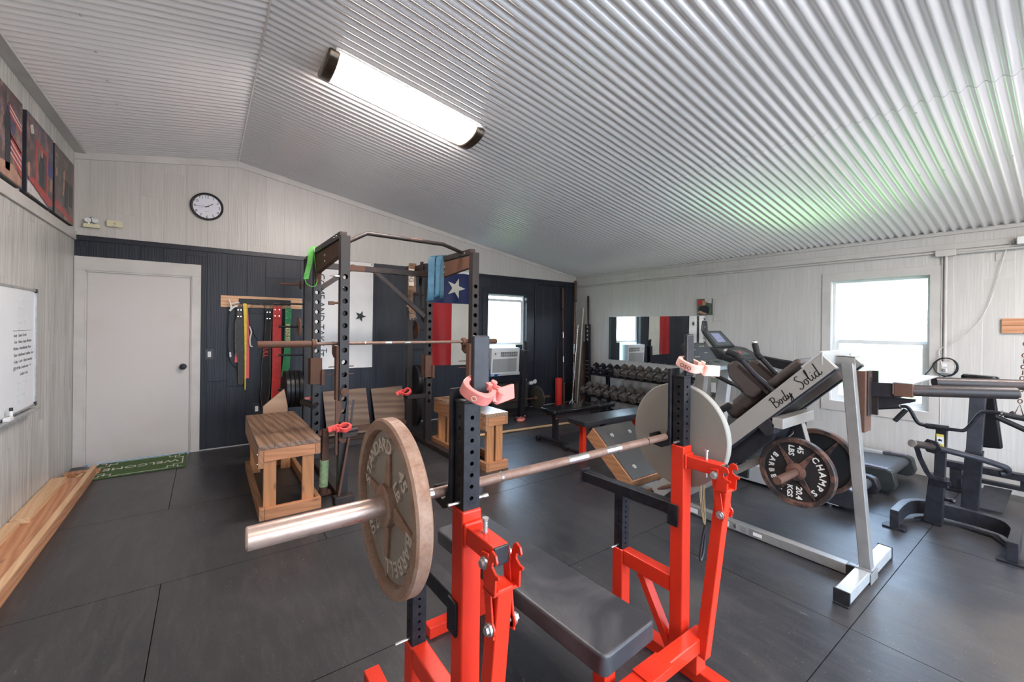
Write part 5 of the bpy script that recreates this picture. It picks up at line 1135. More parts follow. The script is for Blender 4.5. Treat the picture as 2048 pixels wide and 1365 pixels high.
# lower frame: foot plate supports, braces and rear feet
build('rear_foot', MB().box(2.96, 3.60, 2.39, 2.46, 0, .07), M['silver'], lp, bevel=.004)
build('rear_leg', MB().bar((3.02, 2.05, .12), (3.02, 2.42, .045), .05, .06), M['silver'], lp, bevel=.003)
build('rear_leg', MB().bar((3.50, 2.05, .12), (3.50, 2.42, .045), .05, .06), M['silver'], lp, bevel=.003)
build('lower_brace', MB().bar((3.20, 1.32, .62), (3.20, 2.02, .09), .05, .05), M['silver_rail'], lp, bevel=.003)
build('lower_brace', MB().bar((3.10, 2.00, .20), (3.10, 2.20, .09), .045, .045), M['silver'], lp, bevel=.003)
build('rubber_stop', MB().bar((3.12, 1.58, .42), (3.12, 1.56, .36), .03, .03, up=(0,1,0)), M['foam'], lp)
build('pivot_rod', MB().cyl((2.98, 1.86, .30), (3.04, 2.24, .10), .016, 12), M['rust'], lp)
build('pivot_rod', MB().cyl((2.98, 2.22, .11), (3.45, 2.12, .14), .014, 12), M['charcoal'], lp)
build('safety_plate', MB().prism([(1.86, .02), (2.0, .02), (1.98, .30), (1.90, .42), (1.84, .30)], (3.0, 0, 0), (0,1,0), (0,0,1), (.01, 0, 0)), M['blackp'], lp, bevel=.002)
build('rail_latch', MB().box(2.990, 2.998, 1.585, 1.66, .705, .79).prism([(1.60, .70), (1.72, .60), (1.76, .66), (1.66, .76)], (2.985, 0, 0), (0,1,0), (0,0,1), (.012, 0, 0)), M['rust_dark'], lp, bevel=.002)
# wooden foot plate faced with rubber
d_ = Vector((0, 2.742-2.280, .565-.198)); L_ = d_.length; d_.normalize(); n_ = Vector((0, -d_.z, d_.y)); ob = Vector((2.955, 2.280, .198))
fp = build('foot_plate', MB().prism([(0, 0), (.56, 0), (.56, L_), (0, L_)], ob-n_*.135, (1,0,0), d_, n_*.125), M['box_wood_y'], lp, bevel=.002)
build('rubber_sheet', MB().prism([(.015, .01), (.55, .01), (.55, L_-.005), (.015, L_-.005)], ob-n_*.0095, (1,0,0), d_, n_*.0095), M['black_top'], fp, bevel=.002)
for a, b in ((.14, .12), (.16, .47), (.42, .12), (.42, .47)):
    K = frame_mtx(ob+Vector((a, 0, 0))+d_*b, (1,0,0), d_, n_); build('washer_bolt', MB().lathe([(.021, 0), (.021, .003), (.012, .004), (.011, .001), (.0, .001)], K, 20), M['bolt'], fp)
build('corner_bolt', MB().lathe([(.015, 0), (.014, .004), (.0, .005)], frame_mtx(ob+d_*.03-n_*.09, d_, n_, (-1,0,0)), 16), M['bolt'], fp)
# weight plates on the horn
lettered_plate('black 45 lb plate with white raised letters on the near leg press horn', (3.15, 1.125, .575), .222, .044, M['plate_black'], M['plate_black_rim'], M['letter_white'], [
    ('arc', 'CHAMPS', .150, 44, -18, .052, .004, True), ('arc', 'BARBELL', .148, 146, 15, .046, .004, False),
    ('txt', '45', .024, .150, (0, -1), .050, .004), ('txt', 'LBS', -.028, .135, (0, -1), .046, .004), ('txt', '20.4', .020, -.135, (0, -1), .048, .004), ('txt', 'KGS', -.034, -.135, (0, -1), .044, .004)],
    (55, 125, 235, 305), M['plate_black_rim'])
lettered_plate('chipped black iron plate on the far side of the leg press, behind the lettered one', (3.55, 1.125, .575), .227, .044, M['plate_black'], M['plate_black_rim'], M['letter_white'], [], (55, 125, 235, 305), M['plate_black_rim'])

# rusty dip-bar bracket bolted to the front post
dbk = thing('dip_bar_attachment', 'rusty bracket with two long dip bars mounted on the leg press post', 'dip bars', (3.3, .78, 1.1))
build('mount_channel', MB().box(3.258, 3.270, .800, .870, .885, 1.262).box(3.270, 3.385, .800, .812, .885, 1.262), M['rust'], dbk, bevel=.002)
mp = build('mount_plate', MB().box(3.290, 3.372, .792, .800, .985, 1.262), M['rust_dark'], dbk, bevel=.002)
build('side_flange', MB().box(3.375, 3.387, .765, .80, .985, 1.262), M['rust_dark'], dbk, bevel=.002)
build('bolt_hole', MB().cyl((3.335, .7925, 1.035), (3.335, .7912, 1.035), .010, 14), M['ink_dark'], mp)
build('bolt_hole', MB().cyl((3.33, .7925, 1.232), (3.33, .7912, 1.232), .009, 14), M['rust'], mp)
build('reach_beam', MB().bar((3.375, .80, 1.145), (3.375, .655, 1.155), .050, .085), M['charcoal'], dbk, bevel=.003)
build('lower_gusset', MB().prism([(0, 0), (.20, .075), (.20, .09), (0, .085)], (3.38, .795, 1.020), (-.05, -1, 0), (0,0,1), (.02, .0, 0)), M['charcoal'], dbk, bevel=.002)
build('cross_channel', MB().box(3.335, 4.05, .60, .69, 1.198, 1.205).box(3.335, 4.05, .682, .690, 1.13, 1.198), M['silver_rail'], dbk, bevel=.002)
build('channel_end', MB().box(3.33, 3.37, .600, .682, 1.122, 1.197), M['rust'], dbk, bevel=.002)
for (a, b) in (((3.36, .625, 1.160), (3.625, .235, 1.174)), ((3.98, .61, 1.168), (4.35, .14, 1.172))):
    db = build('dip_bar', MB().cyl(a, b, .0335, 24), M['rust_dark'], dbk)
    d = (Vector(b)-Vector(a)).normalized(); build('bar_end', MB().cyl(Vector(b), Vector(b)+d*.003, .032, 24), M['rust'], db)

# ================================================================== TREADMILLS
def treadmill(label, x0, x1, y0, y1, zt, style):
    t = thing('treadmill', label, 'treadmill', ((x0+x1)/2, (y0+y1)/2, 0)); xc = (x0+x1)/2
    build('running_belt', MB().prism([(y0+.03+.045*(1-math.cos(a)), zt-.045+.045*math.sin(a)) for a in [-PI/2+PI*k/8*-1+PI for k in range(9)]]+[(y1-.3, zt), (y1-.3, zt-.09)], (x0+.085, 0, 0), (0,1,0), (0,0,1), (x1-x0-.17, 0, 0)), M['belt_run'], t)
    for s, x in ((1, x0), (-1, x1)):
        a, b = (x, x+.085) if s > 0 else (x-.085, x)
        sr = build('side_rail', MB().prism([(y0+.22, zt-.015), (y0+.24, zt+.012), (y1-.1, zt+.012), (y1-.1, zt-.03), (y0+.22, zt-.03)], (a, 0, 0), (0,1,0), (0,0,1), (b-a, 0, 0)), M['silver_white'] , t, bevel=.004)
        xx = x if s > 0 else x-.03
        build('side_panel', MB().prism([(y0+.12, .03), (y0+.10, zt-.03), (y1-.05, zt-.03), (y1-.05, .03)], (xx, 0, 0), (0,1,0), (0,0,1), (.03, 0, 0)), M['silver_white'] if style == 1 else M['blackp'], t, bevel=.004)
        build('rear_cap', MB().prism([(y0, .05), (y0-.02, .10), (y0+.005, zt+.005), (y0+.06, zt+.022), (y0+.25, zt+.016), (y0+.25, .035), (y0+.05, .03)], (a-.004 if s > 0 else a, 0, 0), (0,1,0), (0,0,1), (b-a+.004, 0, 0)), M['charcoal'] if style == 1 else M['console'], t, bevel=.016, seg=4)
        if style == 2:
            build('cap_decal', MB().prism([(y0+.05, .0), (y0+.22, .0), (y0+.22, .0012), (y0+.05, .0012)], (a+.012, 0, zt+.0215), (0,1,0), (0,0,1), (b-a-.024, 0, 0)), plain('mauve_decal', (.30,.22,.30), .35, var=.5, nscale=70), t, smooth=False)
    build('deck_base', MB().box(x0+.03, x1-.03, y0+.15, y1, .03, zt-.07), M['blackp'], t, bevel=.004)
    build('motor_cover', MB().prism([(y1-.45, .03), (y1-.45, zt+.03), (y1-.35, zt+.10), (y1-.05, zt+.10), (y1+.08, zt-.02), (y1+.08, .03)], (x0+.02, 0, 0), (0,1,0), (0,0,1), (x1-x0-.04, 0, 0)), M['console'], t, bevel=.02, seg=3)
    for x in (x0+.04, x1-.04): build('foot', MB().cyl((x, y1-.02, 0), (x, y1-.02, .032), .03, 14), M['blackp'], t); build('foot', MB().cyl((x, y0+.20, 0), (x, y0+.20, .032), .025, 14), M['blackp'], t)
    return t
t1 = treadmill('older treadmill with green-grey console, nearer the leg press', 4.30, 4.92, 1.10, 2.78, .175, 1)
def upright_panel(t, x, y0, y1, w, mat, zt=1.10, dep=.13):
    return build('upright', MB().prism([(y0, .10), (y0+dep, .10), (y1+dep*.55, zt), (y1, zt)], (x-w/2, 0, 0), (0,1,0), (0,0,1), (w, 0, 0)), mat, t, bevel=.008, seg=3)
upright_panel(t1, 4.35, 2.50, 2.40, .09, M['silver'], dep=.17); up2 = upright_panel(t1, 4.87, 2.50, 2.40, .09, M['silver_white'], dep=.18)
for x in (4.31, 4.91):
    hr = build('handrail', MB().tube(spline([(x, 2.56, 1.10), (x, 2.45, 1.085), (x, 2.20, .985), (x, 2.06, .93), (x, 2.005, .87), (x, 2.00, .70), (x, 1.99, .14)], 5), .0175, 12), M['charcoal'], t1)
    build('rail_grip', MB().tube([(x, 2.50, 1.095), (x, 2.35, 1.045), (x, 2.12, .952)], .021, 12), M['foam'], hr)
    build('rail_clamp', MB().box(x-.028, x+.028, 1.94, 2.05, .05, .20), M['blackp'], hr, bevel=.012, seg=3)
def console(t, x0, x1, yb, zb, yt, zt, mat, depth=.05):
    d = Vector((0, yt-yb, zt-zb)); L = d.length; d.normalize(); n = Vector((0, -d.z, d.y)); o = Vector((x0, yb, zb))
    c = build('console', MB().prism([(0, 0), (x1-x0, 0), (x1-x0-.03, L), (.03, L)], o-n*depth, (1,0,0), d, n*depth), mat, t, bevel=.010, seg=3); return c, o, d, n, L
c, o, d, n, L = console(t1, 4.34, 4.88, 2.56, 1.135, 2.70, 1.345, M['console'])
build('control_panel', MB().prism([(.05, .03), (.49, .03), (.47, L-.02), (.07, L-.02)], o, (1,0,0), d, n*.002), plain('dark_panel', (.05,.055,.06), .3), c)
for k in range(16):
    a = .10+.025*(k % 4)+(.22 if k % 8 > 3 else 0); b = .06+.045*(k//4)
    build('button', MB().prism([(a, b), (a+.014, b), (a+.014, b+.010), (a, b+.010)], o+n*.002, (1,0,0), d, n*.0015), (M['sticker_yellow'], plain('blue_button', (.15,.28,.40), .4), M['alu'])[k % 3], c)
build('console_tray', MB().prism([(2.36, 1.05), (2.38, 1.10), (2.46, 1.13), (2.60, 1.16), (2.66, 1.10), (2.50, 1.04)], (4.33, 0, 0), (0,1,0), (0,0,1), (.56, 0, 0)), M['console_grey'], t1, bevel=.012, seg=3)
build('warning_label', MB().box(4.72, 4.82, 2.356, 2.3605, 1.065, 1.095), plain('pink_label', (.70,.45,.38), .4), t1)
build('tray_cup', MB().lathe([(.045, 0), (.045, .012), (.035, .014), (.03, .003)], Matrix.Translation((4.50, 2.48, 1.128)), 20), M['console'], t1)
build('tray_cup', MB().lathe([(.045, 0), (.045, .012), (.035, .014), (.03, .003)], Matrix.Translation((4.68, 2.48, 1.128)), 20), M['console'], t1)
t2 = treadmill('newer black treadmill with raised screen along the right wall', 5.06, 5.86, 1.03, 2.98, .215, 2)
upright_panel(t2, 5.12, 2.62, 2.66, .06, M['silver'], dep=.18); u2 = upright_panel(t2, 5.80, 2.62, 2.66, .06, M['silver_white'], dep=.18)
s = build('upright_sticker', MB().box(5.088, 5.0895, 2.70, 2.76, .72, .98), M['sticker'], u2)
build('upright_sticker', MB().box(5.087, 5.0885, 2.70, 2.76, .84, .90), plain('green_sticker', (.25,.33,.24), .4), u2)
build('upright_sticker', MB().box(5.087, 5.0885, 2.70, 2.75, .66, .71), M['sticker_dark'], u2)
c, o, d, n, L = console(t2, 5.14, 5.64, 2.74, 1.285, 2.92, 1.485, M['console'], .035)
build('bezel', MB().prism([(.06, .02), (.44, .02), (.43, L-.02), (.07, L-.02)], o, (1,0,0), d, n*.002), plain('grey_bezel', (.09,.10,.10), .35), c)
build('screen', MB().prism([(.15, .07), (.35, .07), (.35, L-.05), (.15, L-.05)], o+n*.002, (1,0,0), d, n*.001), M['screen'], c)
mb = MB(); build('screen_text', mb.prism([(.20, .12), (.30, .12), (.30, .124), (.20, .124)], o+n*.003, (1,0,0), d, n*.0005), M['ink_dark'], c)
build('tablet_holder', MB().prism([(5.21, 1.47), (5.37, 1.47), (5.345, 1.61), (5.24, 1.61)], (0, 2.96, 0), (1,0,0), (0,0,1), (0, .02, 0)), M['console'], t2, bevel=.01, seg=3)
build('logo', MB().glyphs('SOLE', (5.29, 2.9595, 1.53), (1,0,0), (0,0,1), .022, .0008), M['alu'], t2, smooth=False)
build('console_tray', MB().prism([(2.50, 1.12), (2.52, 1.17), (2.70, 1.26), (2.84, 1.28), (2.84, 1.20), (2.62, 1.10)], (5.10, 0, 0), (0,1,0), (0,0,1), (.74, 0, 0)), M['console'], t2, bevel=.015, seg=3)
build('tray_panel', MB().prism([(0, 0), (.40, 0), (.40, .12), (0, .12)], (5.22, 2.545, 1.184), (1,0,0), (0, .894, .447), (0, -.0013, .0027)), M['console_grey'], t2)
build('stop_key', MB().cyl((5.46, 2.60, 1.214), (5.46, 2.597, 1.222), .022, 16), M['redp'], t2)
for x in (5.10, 5.82):
    build('arm_rest', MB().prism([(2.62, 1.19), (2.62, 1.10), (2.30, 1.02), (2.13, 1.00), (2.02, .93), (2.0, .96), (2.03, 1.06), (2.12, 1.12), (2.30, 1.14)], (x-.03, 0, 0), (0,1,0), (0,0,1), (.06, 0, 0)), M['blackp'], t2, bevel=.014, seg=3)
    build('arm_strut', MB().tube([(x, 2.02, .95), (x, 2.0, .60), (x, 2.00, .22)], .022, 12), M['charcoal'], t2)
build('brand_decal', MB().glyphs('SOLE', (5.0595, 1.36, .155), (0,-1,0), (0,0,1), .055, .0008), M['silver_white'], t2, smooth=False)
build('red_stripe', MB().box(5.0585, 5.060, 1.5, 1.78, .172, .184), M['redp'], t2, smooth=False)

# ================================================================== DUMBBELL RACK
dr = thing('dumbbell_rack', 'black two-tier dumbbell rack full of hex dumbbells along the right wall', 'dumbbell rack', (5.68, 4.35, 0))
Y0, Y1 = 3.22, 5.42
for y in (5.02, 3.45):
    build('rack_upright', MB().bar((5.82, y, 0), (5.76, y, .80), .06, .05, up=(0,1,0)), M['blackm'], dr, bevel=.003); build('rack_foot', MB().box(5.38, 5.90, y-.03, y+.03, 0, .05), M['blackm'], dr, bevel=.003)
    build('front_leg', MB().bar((5.46, y, .04), (5.62, y, .36), .05, .05, up=(0,1,0)), M['blackm'], dr, bevel=.003)
def tray(xc, zc, y0, y1, tilt=.42):
    u = Vector((math.cos(tilt), 0, math.sin(tilt))); n = Vector((-math.sin(tilt), 0, math.cos(tilt))); o = Vector((xc, y0, zc))
    for a in (-.13, .09):
        build('tray_rail', MB().prism([(a, -.03), (a+.045, -.03), (a+.045, 0), (a, 0)], o, u, n, (0, y1-y0, 0)), M['blackm'], dr, bevel=.002)
    return o, u, n
tU = tray(5.665, .735, 3.30, 5.30); tL = tray(5.60, .36, Y0, Y1)
for y in (5.05, 3.42): build('tray_arm', MB().bar((5.79, y, .72), (5.60, y, .66), .04, .03), M['blackm'], dr, bevel=.002); build('tray_arm', MB().bar((5.80, y, .38), (5.52, y, .28), .04, .03), M['blackm'], dr, bevel=.002)
def dumbbell_mesh(mat, R, L, hl, rot=.5236):
    """hex dumbbell about the local X axis; returns root with parts"""
    t = thing('dumbbell', 'dumbbell', 'dumbbell', (0,0,0))
    build('handle', MB().tube([(-L/2, 0, 0), (-L/4, 0, 0), (0, 0, 0), (L/4, 0, 0), (L/2, 0, 0)], [.013, .0145, .017, .0145, .013], 14), M['alu'], t)
    for s in (-1, 1):
        x0 = s*(L/2-hl); x1 = s*L/2; mb = MB(); vs = []; 
        rings = [(x0, .70), (x0+s*.014, 1.0), (x1-s*.016, 1.0), (x1, .68)]
        for x, k in rings: vs += [(x, R*k*math.cos(PI/3*q+rot), R*k*math.sin(PI/3*q+rot)) for q in range(6)]
        fs = [(6*i+q, 6*i+(q+1) % 6, 6*i+6+(q+1) % 6, 6*i+6+q) for i in range(3) for q in range(6)]+[tuple(range(5, -1, -1)), tuple(range(18, 24))]
        build('head', mb.add(vs, fs), mat, t, bevel=.004, seg=2, angle=.4)
    return t
dk = [(dumbbell_mesh(M['hexblack'], .060, .25, .085), 'black'), (dumbbell_mesh(M['hexgrey'], .069, .28, .098), 'grey'), (dumbbell_mesh(M['hexgrey'], .077, .31, .110), 'large grey')]
used = [False]*3
def place_db(k, loc, rot, label, group):
    p = dk[k][0]
    if not used[k]: used[k] = True; p.location = loc; p.rotation_euler = rot; p['label'] = label; p['group'] = group; return p
    return dup(p, loc, rot, label, group)
def row(tr, y_start, step, n, kinds, tier, tilt=.42):
    o, u, n_ = tr
    for i in range(n):
        k = kinds(i); R = (.060, .069, .077)[k]
        y = y_start-step*i; p = Vector((o.x, y, o.z))+u*-.012+n_*(R*.90+.001)
        where = ORD[i] if i < 12 else str(i)
        place_db(k, p, (0, -tilt, .02*math.sin(i*2.3)), '%s hex dumbbell, %s from the left on the %s tier' % (('small black', 'grey worn', 'large grey worn')[k], where, tier), 'dumbbells on the %s tier' % tier)
row(tU, 5.235, .158, 12, lambda i: 0 if i < 4 else 1, 'upper'); row(tL, 5.34, .186, 11, lambda i: 1 if i < 4 else 2, 'lower')

# ================================================================== mirror, photo, wall things
t = thing('wall_mirror', 'wide frameless mirror on the right wall above the dumbbell rack', 'mirror', (XR, 4.3, .92))
build('mirror_glass', MB().box(XR-.012, XR-.006, 3.385, 5.255, .915, 1.700), M['mirror'], t, smooth=False)
build('mirror_edge', MB().box(XR-.006, XR-.0005, 3.38, 5.26, .910, 1.705), M['alu'], t, smooth=False)
mb = MB(); mb.box(XR-.0125, XR-.012, 5.215, 5.255, .915, 1.700); build('left_bevel', mb, plain('bevel_glass', (.10,.16,.16), .1, .4), t, smooth=False)
t = thing('photo_print', 'small canvas photo of a bearded man in a black shirt standing on the mirror top', 'photo', (XR, 3.40, 1.715))
a0, a1, b0, b1 = 3.505, 3.285, 1.712, 1.955
build('canvas_edge', MB().box(XR-.030, XR-.001, a1, a0, b0, b1), M['ink_dark'], t)
def pic(nm, m, poly, k): build(nm, MB().prism([(a0+(a1-a0)*p, b0+(b1-b0)*q) for p, q in poly], (XR-.0302-.0004*k, 0, 0), (0,1,0), (0,0,1), (-.0004, 0, 0)), m, t, smooth=False)
pic('printed_background', M['leaf_print'], [(0,0),(1,0),(1,1),(0,1)], 0); pic('printed_sky', M['flagwhite'], [(.6,.78),(1,.7),(1,1),(.5,1)], 1); pic('printed_brick', M['flagred'], [(0,.6),(.3,.62),(.4,.9),(0,.95)], 1)
pic('printed_shirt', M['ink_dark'], [(.08,.22),(.82,.08),(.85,.45),(.62,.60),(.30,.58),(.12,.45)], 2); pic('printed_face', M['skin_print'], [(.34,.60),(.56,.58),(.62,.80),(.50,.92),(.36,.88)], 3); pic('printed_arm', M['skin_print'], [(.0,.14),(.55,.02),(.66,.10),(.15,.28)], 3)
# conduits and cable
t = thing('electrical_conduit', 'cream painted conduit running along the top of the right wall', 'conduit', (XR, 2, 2.31))
build('pipe', MB().cyl((XR-.016, YF+.05, 2.314), (XR-.016, YB-.03, 2.314), .0125, 12), M['trim'], t)
build('pipe', MB().cyl((XR-.030, YF+.05, 2.292), (XR-.030, .86, 2.292), .0115, 12), M['trim'], t)
build('drop_pipe', MB().cyl((XR-.024, .853, 2.29), (XR-.024, .853, 1.20), .0125, 12), M['trim'], t)
build('drop_pipe', MB().cyl((XR-.012, .883, 2.29), (XR-.012, .883, .0), .006, 8), M['trim'], t)
build('junction_box', MB().box(XR-.05, XR-.001, .78, .93, 2.27, 2.335), M['trim'], t, bevel=.005)
for y in (1.9, 3.0, 4.1, 5.2): build('pipe_strap', MB().box(XR-.031, XR-.001, y-.006, y+.006, 2.298, 2.330), M['trim'], t, bevel=.002)
t = thing('electrical_conduit', 'dark painted conduit bent down the back wall beside the window', 'conduit', (5.0, YB, 1.4))
build('pipe', MB().tube(spline([(5.0, YB-.014, .50), (5.0, YB-.014, 1.4), (5.0, YB-.014, 2.22), (5.02, YB-.014, 2.285), (5.08, YB-.014, 2.305), (5.6, YB-.014, 2.305), (XR-.01, YB-.014, 2.305)], 5), .0115, 10), M['trim_dark'], t)
t = thing('wall_outlet', 'cream outlet box with a plug, encircled by a black cord, right of the window', 'outlet', (XR, .847, 1.147))
build('outlet_box', MB().box(XR-.048, XR-.001, .785, .905, 1.085, 1.205), M['trim'], t, bevel=.004)
for z in (1.17, 1.12): build('socket', MB().box(XR-.0505, XR-.048, .832, .866, z-.017, z+.017), M['sticker'], t, bevel=.002)
build('plug', MB().box(XR-.075, XR-.050, .838, .862, 1.105, 1.135), M['alu'], t, bevel=.004)
tag(build('wall_cable', MB().tube(spline([(XR-.03, .405, 2.372), (XR-.03, .458, 2.28), (XR-.03, .505, 2.03), (XR-.03, .538, 1.864), (XR-.03, .585, 1.70), (XR-.03, .625, 1.61), (XR-.03, .714, 1.479), (XR-.03, .826, 1.376), (XR-.03, .890, 1.320), (XR-.04, .885, 1.24), (XR-.075, .860, 1.135)], 6), .0035, 8), M['cord_white']), 'thin white cable hanging slack down the right wall to the outlet', 'cable')
tag(build('black_cord', MB().tube(spline([(XR-.03, 1.0, 1.05), (XR-.03, .95, 1.13), (XR-.052, .925, 1.19), (XR-.055, .87, 1.238), (XR-.055, .80, 1.232), (XR-.052, .762, 1.19), (XR-.052, .760, 1.12), (XR-.052, .80, 1.07), (XR-.052, .86, 1.062), (XR-.052, .915, 1.10), (XR-.052, .928, 1.16), (XR-.052, .90, 1.215), (XR-.052, .84, 1.242), (XR-.052, .79, 1.222), (XR-.052, .765, 1.16), (XR-.052, .79, 1.085), (XR-.052, .85, 1.052), (XR-.052, .855, 1.03)], 5), .0055, 8), M['cord_black']), 'black cord coiled round the outlet right of the window', 'cord')
t = thing('wall_light', 'white box light fixture at the upper right wall, cut by the photo edge', 'wall light', (XR, .32, 2.35))
build('housing', MB().box(XR-.10, XR-.001, -.25, .392, 2.315, 2.385), M['white'], t, bevel=.006); build('end_clip', MB().tube([(XR-.05, .392, 2.33), (XR-.05, .41, 2.34), (XR-.05, .41, 2.375)], .006, 8), M['alu'], t)
t = thing('wall_board', 'two short orange pine boards fixed to the right wall at the photo edge', 'wooden board', (XR, .40, 1.56))
build('board', MB().box(XR-.022, XR-.001, .10, .482, 1.572, 1.638), M['lumber'], t, bevel=.002); build('board', MB().box(XR-.022, XR-.001, .10, .482, 1.500, 1.570), M['lumber'], t, bevel=.002)
t = thing('junction_cover', 'small painted cover plate with screws high on the right wall', 'cover plate', (XR, .46, 2.22))
build('cover', MB().box(XR-.008, XR-.0005, .415, .525, 2.185, 2.265), M['trim'], t, bevel=.003); build('screw', MB().cyl((XR-.008, .515, 2.255), (XR-.012, .515, 2.255), .005, 8), M['alu'], t)

# ================================================================== ROW MACHINE with chest post
rm = thing('row_machine', 'dark grey row machine with curved bar handles, arched base and weight peg', 'row machine', (4.6, .6, 0))
pts = spline([(4.265, .862, .085), (4.45, .862, .09), (4.60, .850, .09), (4.70, .79, .09), (4.735, .70, .09), (4.745, .57, .09), (4.735, .43, .09), (4.69, .335, .09), (4.58, .288, .09), (4.45, .280, .09), (4.265, .280, .085)], 4)
build('base_arch', MB().strap(pts, .105, .052, (0,0,1)), M['charcoal'], rm, bevel=.004)
build('base_plate', MB().prism([(4.53, .80), (4.66, .74), (4.70, .57), (4.66, .40), (4.53, .33), (4.60, .33), (4.72, .38), (4.73, .57), (4.72, .76), (4.60, .81)], (0, 0, .008), (1,0,0), (0,1,0), (0, 0, .012)), M['charcoal'], rm, bevel=.002)
for y in (.862, .280): build('foot_plate', MB().prism([(4.235, y-.065), (4.275, y-.072), (4.345, y-.06), (4.345, y+.06), (4.275, y+.072), (4.235, y+.065)], (0,0,0), (1,0,0), (0,1,0), (0,0,.014)), M['blackm'], rm, bevel=.003); build('end_block', MB().box(4.262, 4.285, y-.026, y+.026, .014, .10), M['charcoal'], rm, bevel=.002)
build('column', MB().bar((4.63, .705, .015), (4.56, .675, .40), .105, .08, up=(1,0,0), w2=.085, h2=.07), M['charcoal'], rm, bevel=.003)
build('inner_column', MB().bar((4.60, .672, .25), (4.50, .645, .775), .060, .055, up=(1,0,0)), M['charcoal'], rm, bevel=.003)
build('height_clamp', MB().bar((4.575, .668, .33), (4.565, .664, .385), .10, .085, up=(1,0,0)), M['blackm'], rm, bevel=.003)
build('latch_strap', MB().strap([(4.50, .79, .63), (4.51, .765, .52), (4.53, .73, .42), (4.535, .70, .375), (4.535, .64, .355), (4.54, .60, .365)], .012, .032, (1,.1,0)), M['blackm'], rm)
build('pull_knob', MB().cyl((4.60, .64, .22), (4.585, .60, .225), .013, 12).ball((4.58, .592, .226), .018, 8), M['blackp'], rm)
build('caution_label', MB().prism([(-.020, -.048), (.020, -.048), (.020, .048), (-.020, .048)], (4.4745, .650, .69), (0, -1, 0), (-.18, 0, .98), (-.001, 0, 0)), M['sticker_yellow'], rm, smooth=False)
build('caution_picture', MB().prism([(-.018, -.028), (.018, -.028), (.018, .028), (-.018, .028)], (4.473, .650, .69), (0, -1, 0), (-.18, 0, .98), (-.001, 0, 0)), M['sticker'], rm, smooth=False)
build('caution_figure', MB().prism([(-.014, .0), (-.004, .012), (.006, .006), (.014, .010), (.008, -.002), (.010, -.012), (.002, -.004), (-.006, -.008)], (4.4715, .650, .69), (0, -1, 0), (-.18, 0, .98), (-.0008, 0, 0)), M['ink_dark'], rm, smooth=False)
hx = 4.43
build('handle_sleeve', MB().cyl((hx, .722, .792), (hx, .600, .795), .020, 16), M['blackm'], rm)
hb = build('handle_bar', MB().tube(spline([(hx, 1.005, .885), (hx, .865, .915), (hx, .828, .915), (hx, .805, .885), (hx, .775, .82), (hx, .745, .795), (hx, .66, .792), (hx, .56, .792), (hx, .520, .800), (hx, .490, .845), (hx, .450, .925), (hx, .425, .948), (hx, .38, .953), (hx, .30, .945), (hx, .05, .915)], 5), .0125, 14), M['blackm'], rm)
build('grip', MB().cyl((hx, 1.020, .878), (hx, .875, .912), .0165, 14), M['foam'], hb); build('grip', MB().cyl((hx, .900, .795), (hx, .835, .893), .0175, 14), M['foam'], hb)
build('grip', MB().cyl((hx, .335, .942), (hx, .05, .905), .0165, 14), M['foam'], hb); build('grip', MB().cyl((hx, .375, .925), (hx, .235, .855), .0175, 14), M['foam'], hb)
build('grip_ring', MB().cyl((hx, .350, .952), (hx, .340, .951), .0195, 14), M['chrome'], hb); build('grip_ring', MB().cyl((hx, .862, .914), (hx, .872, .912), .0195, 14), M['chrome'], hb)
build('weight_peg', MB().cyl((4.30, .770, .665), (4.46, .690, .635), .026, 20), M['rust_dark'], rm)
build('peg_cap', MB().cyl((4.292, .774, .6665), (4.302, .769, .6645), .0285, 20), M['chrome'], rm)
build('peg_flange', MB().lathe([(.026, 0), (.055, .0), (.058, .012), (.026, .014)], frame_mtx((4.452, .694, .636), (.1,.9,.1), (0,0,1), (.87,-.45,-.16)), 6, closed=True), M['blackm'], rm, bevel=.003)
build('swing_tube', MB().tube(spline([(4.47, .66, .63), (4.56, .58, .60), (4.66, .47, .565), (4.74, .39, .53), (4.78, .345, .505), (4.81, .35, .47), (4.80, .38, .455)], 5), .022, 14), M['charcoal'], rm)
cp = thing('chest_post', 'leaning dark grey post with a black chest pad behind the row machine', 'machine post', (5.2, .575, 0))
build('post', MB().bar((5.225, .578, 0), (5.03, .512, 1.13), .088, .075, up=(1,0,0)), plain('graphite_paint', (.060,.060,.068), .33, .1), cp, bevel=.004)
build('lower_sleeve', MB().bar((5.218, .577, .02), (5.12, .543, .53), .100, .085, up=(1,0,0)), M['charcoal'], cp, bevel=.003)
build('warning_label', MB().prism([(-.033, -.010), (.033, -.010), (.033, .016), (-.033, .016)], (5.005, .515, 1.015), (0,-1,0), (-.17, 0, .985), (-.001, 0, 0)), M['sticker_pink'], cp, smooth=False)
build('chest_pad', MB().bar((5.21, .470, .56), (5.12, .520, 1.125), .15, .05, up=(1,0,0), w2=.15), M['vinyl_gloss'], cp, bevel=.02, seg=4)
build('pad_top', MB().prism(rrect(-.105, .105, -.055, .055, .04), (5.07, .515, 1.115), (0,-1,-.03), (1,0,0), (0,0,.045)), M['vinyl_gloss'], cp, bevel=.015, seg=3)
build('tilted_foot_plate', MB().prism([(0, 0), (.42, .0), (.42, .012), (0, .012)], (5.27, .56, .02), (.96, -.05, .24), (-.2, 0, .97), (.02, -.16, 0)), M['charcoal'], cp, bevel=.002)
t = thing('low_rail_bench', 'long low black steel rail frame lying along the right wall', 'machine base', (5.8, .3, 0))
build('top_rail', MB().box(5.74, 5.82, -.6, .80, .21, .270), M['blackm'], t, bevel=.004); build('lower_rail', MB().box(5.76, 5.82, -.6, .77, .12, .155), M['blackm'], t, bevel=.004)
build('cross_stub', MB().box(5.76, 5.80, .30, .34, .155, .21), M['blackm'], t, bevel=.003)
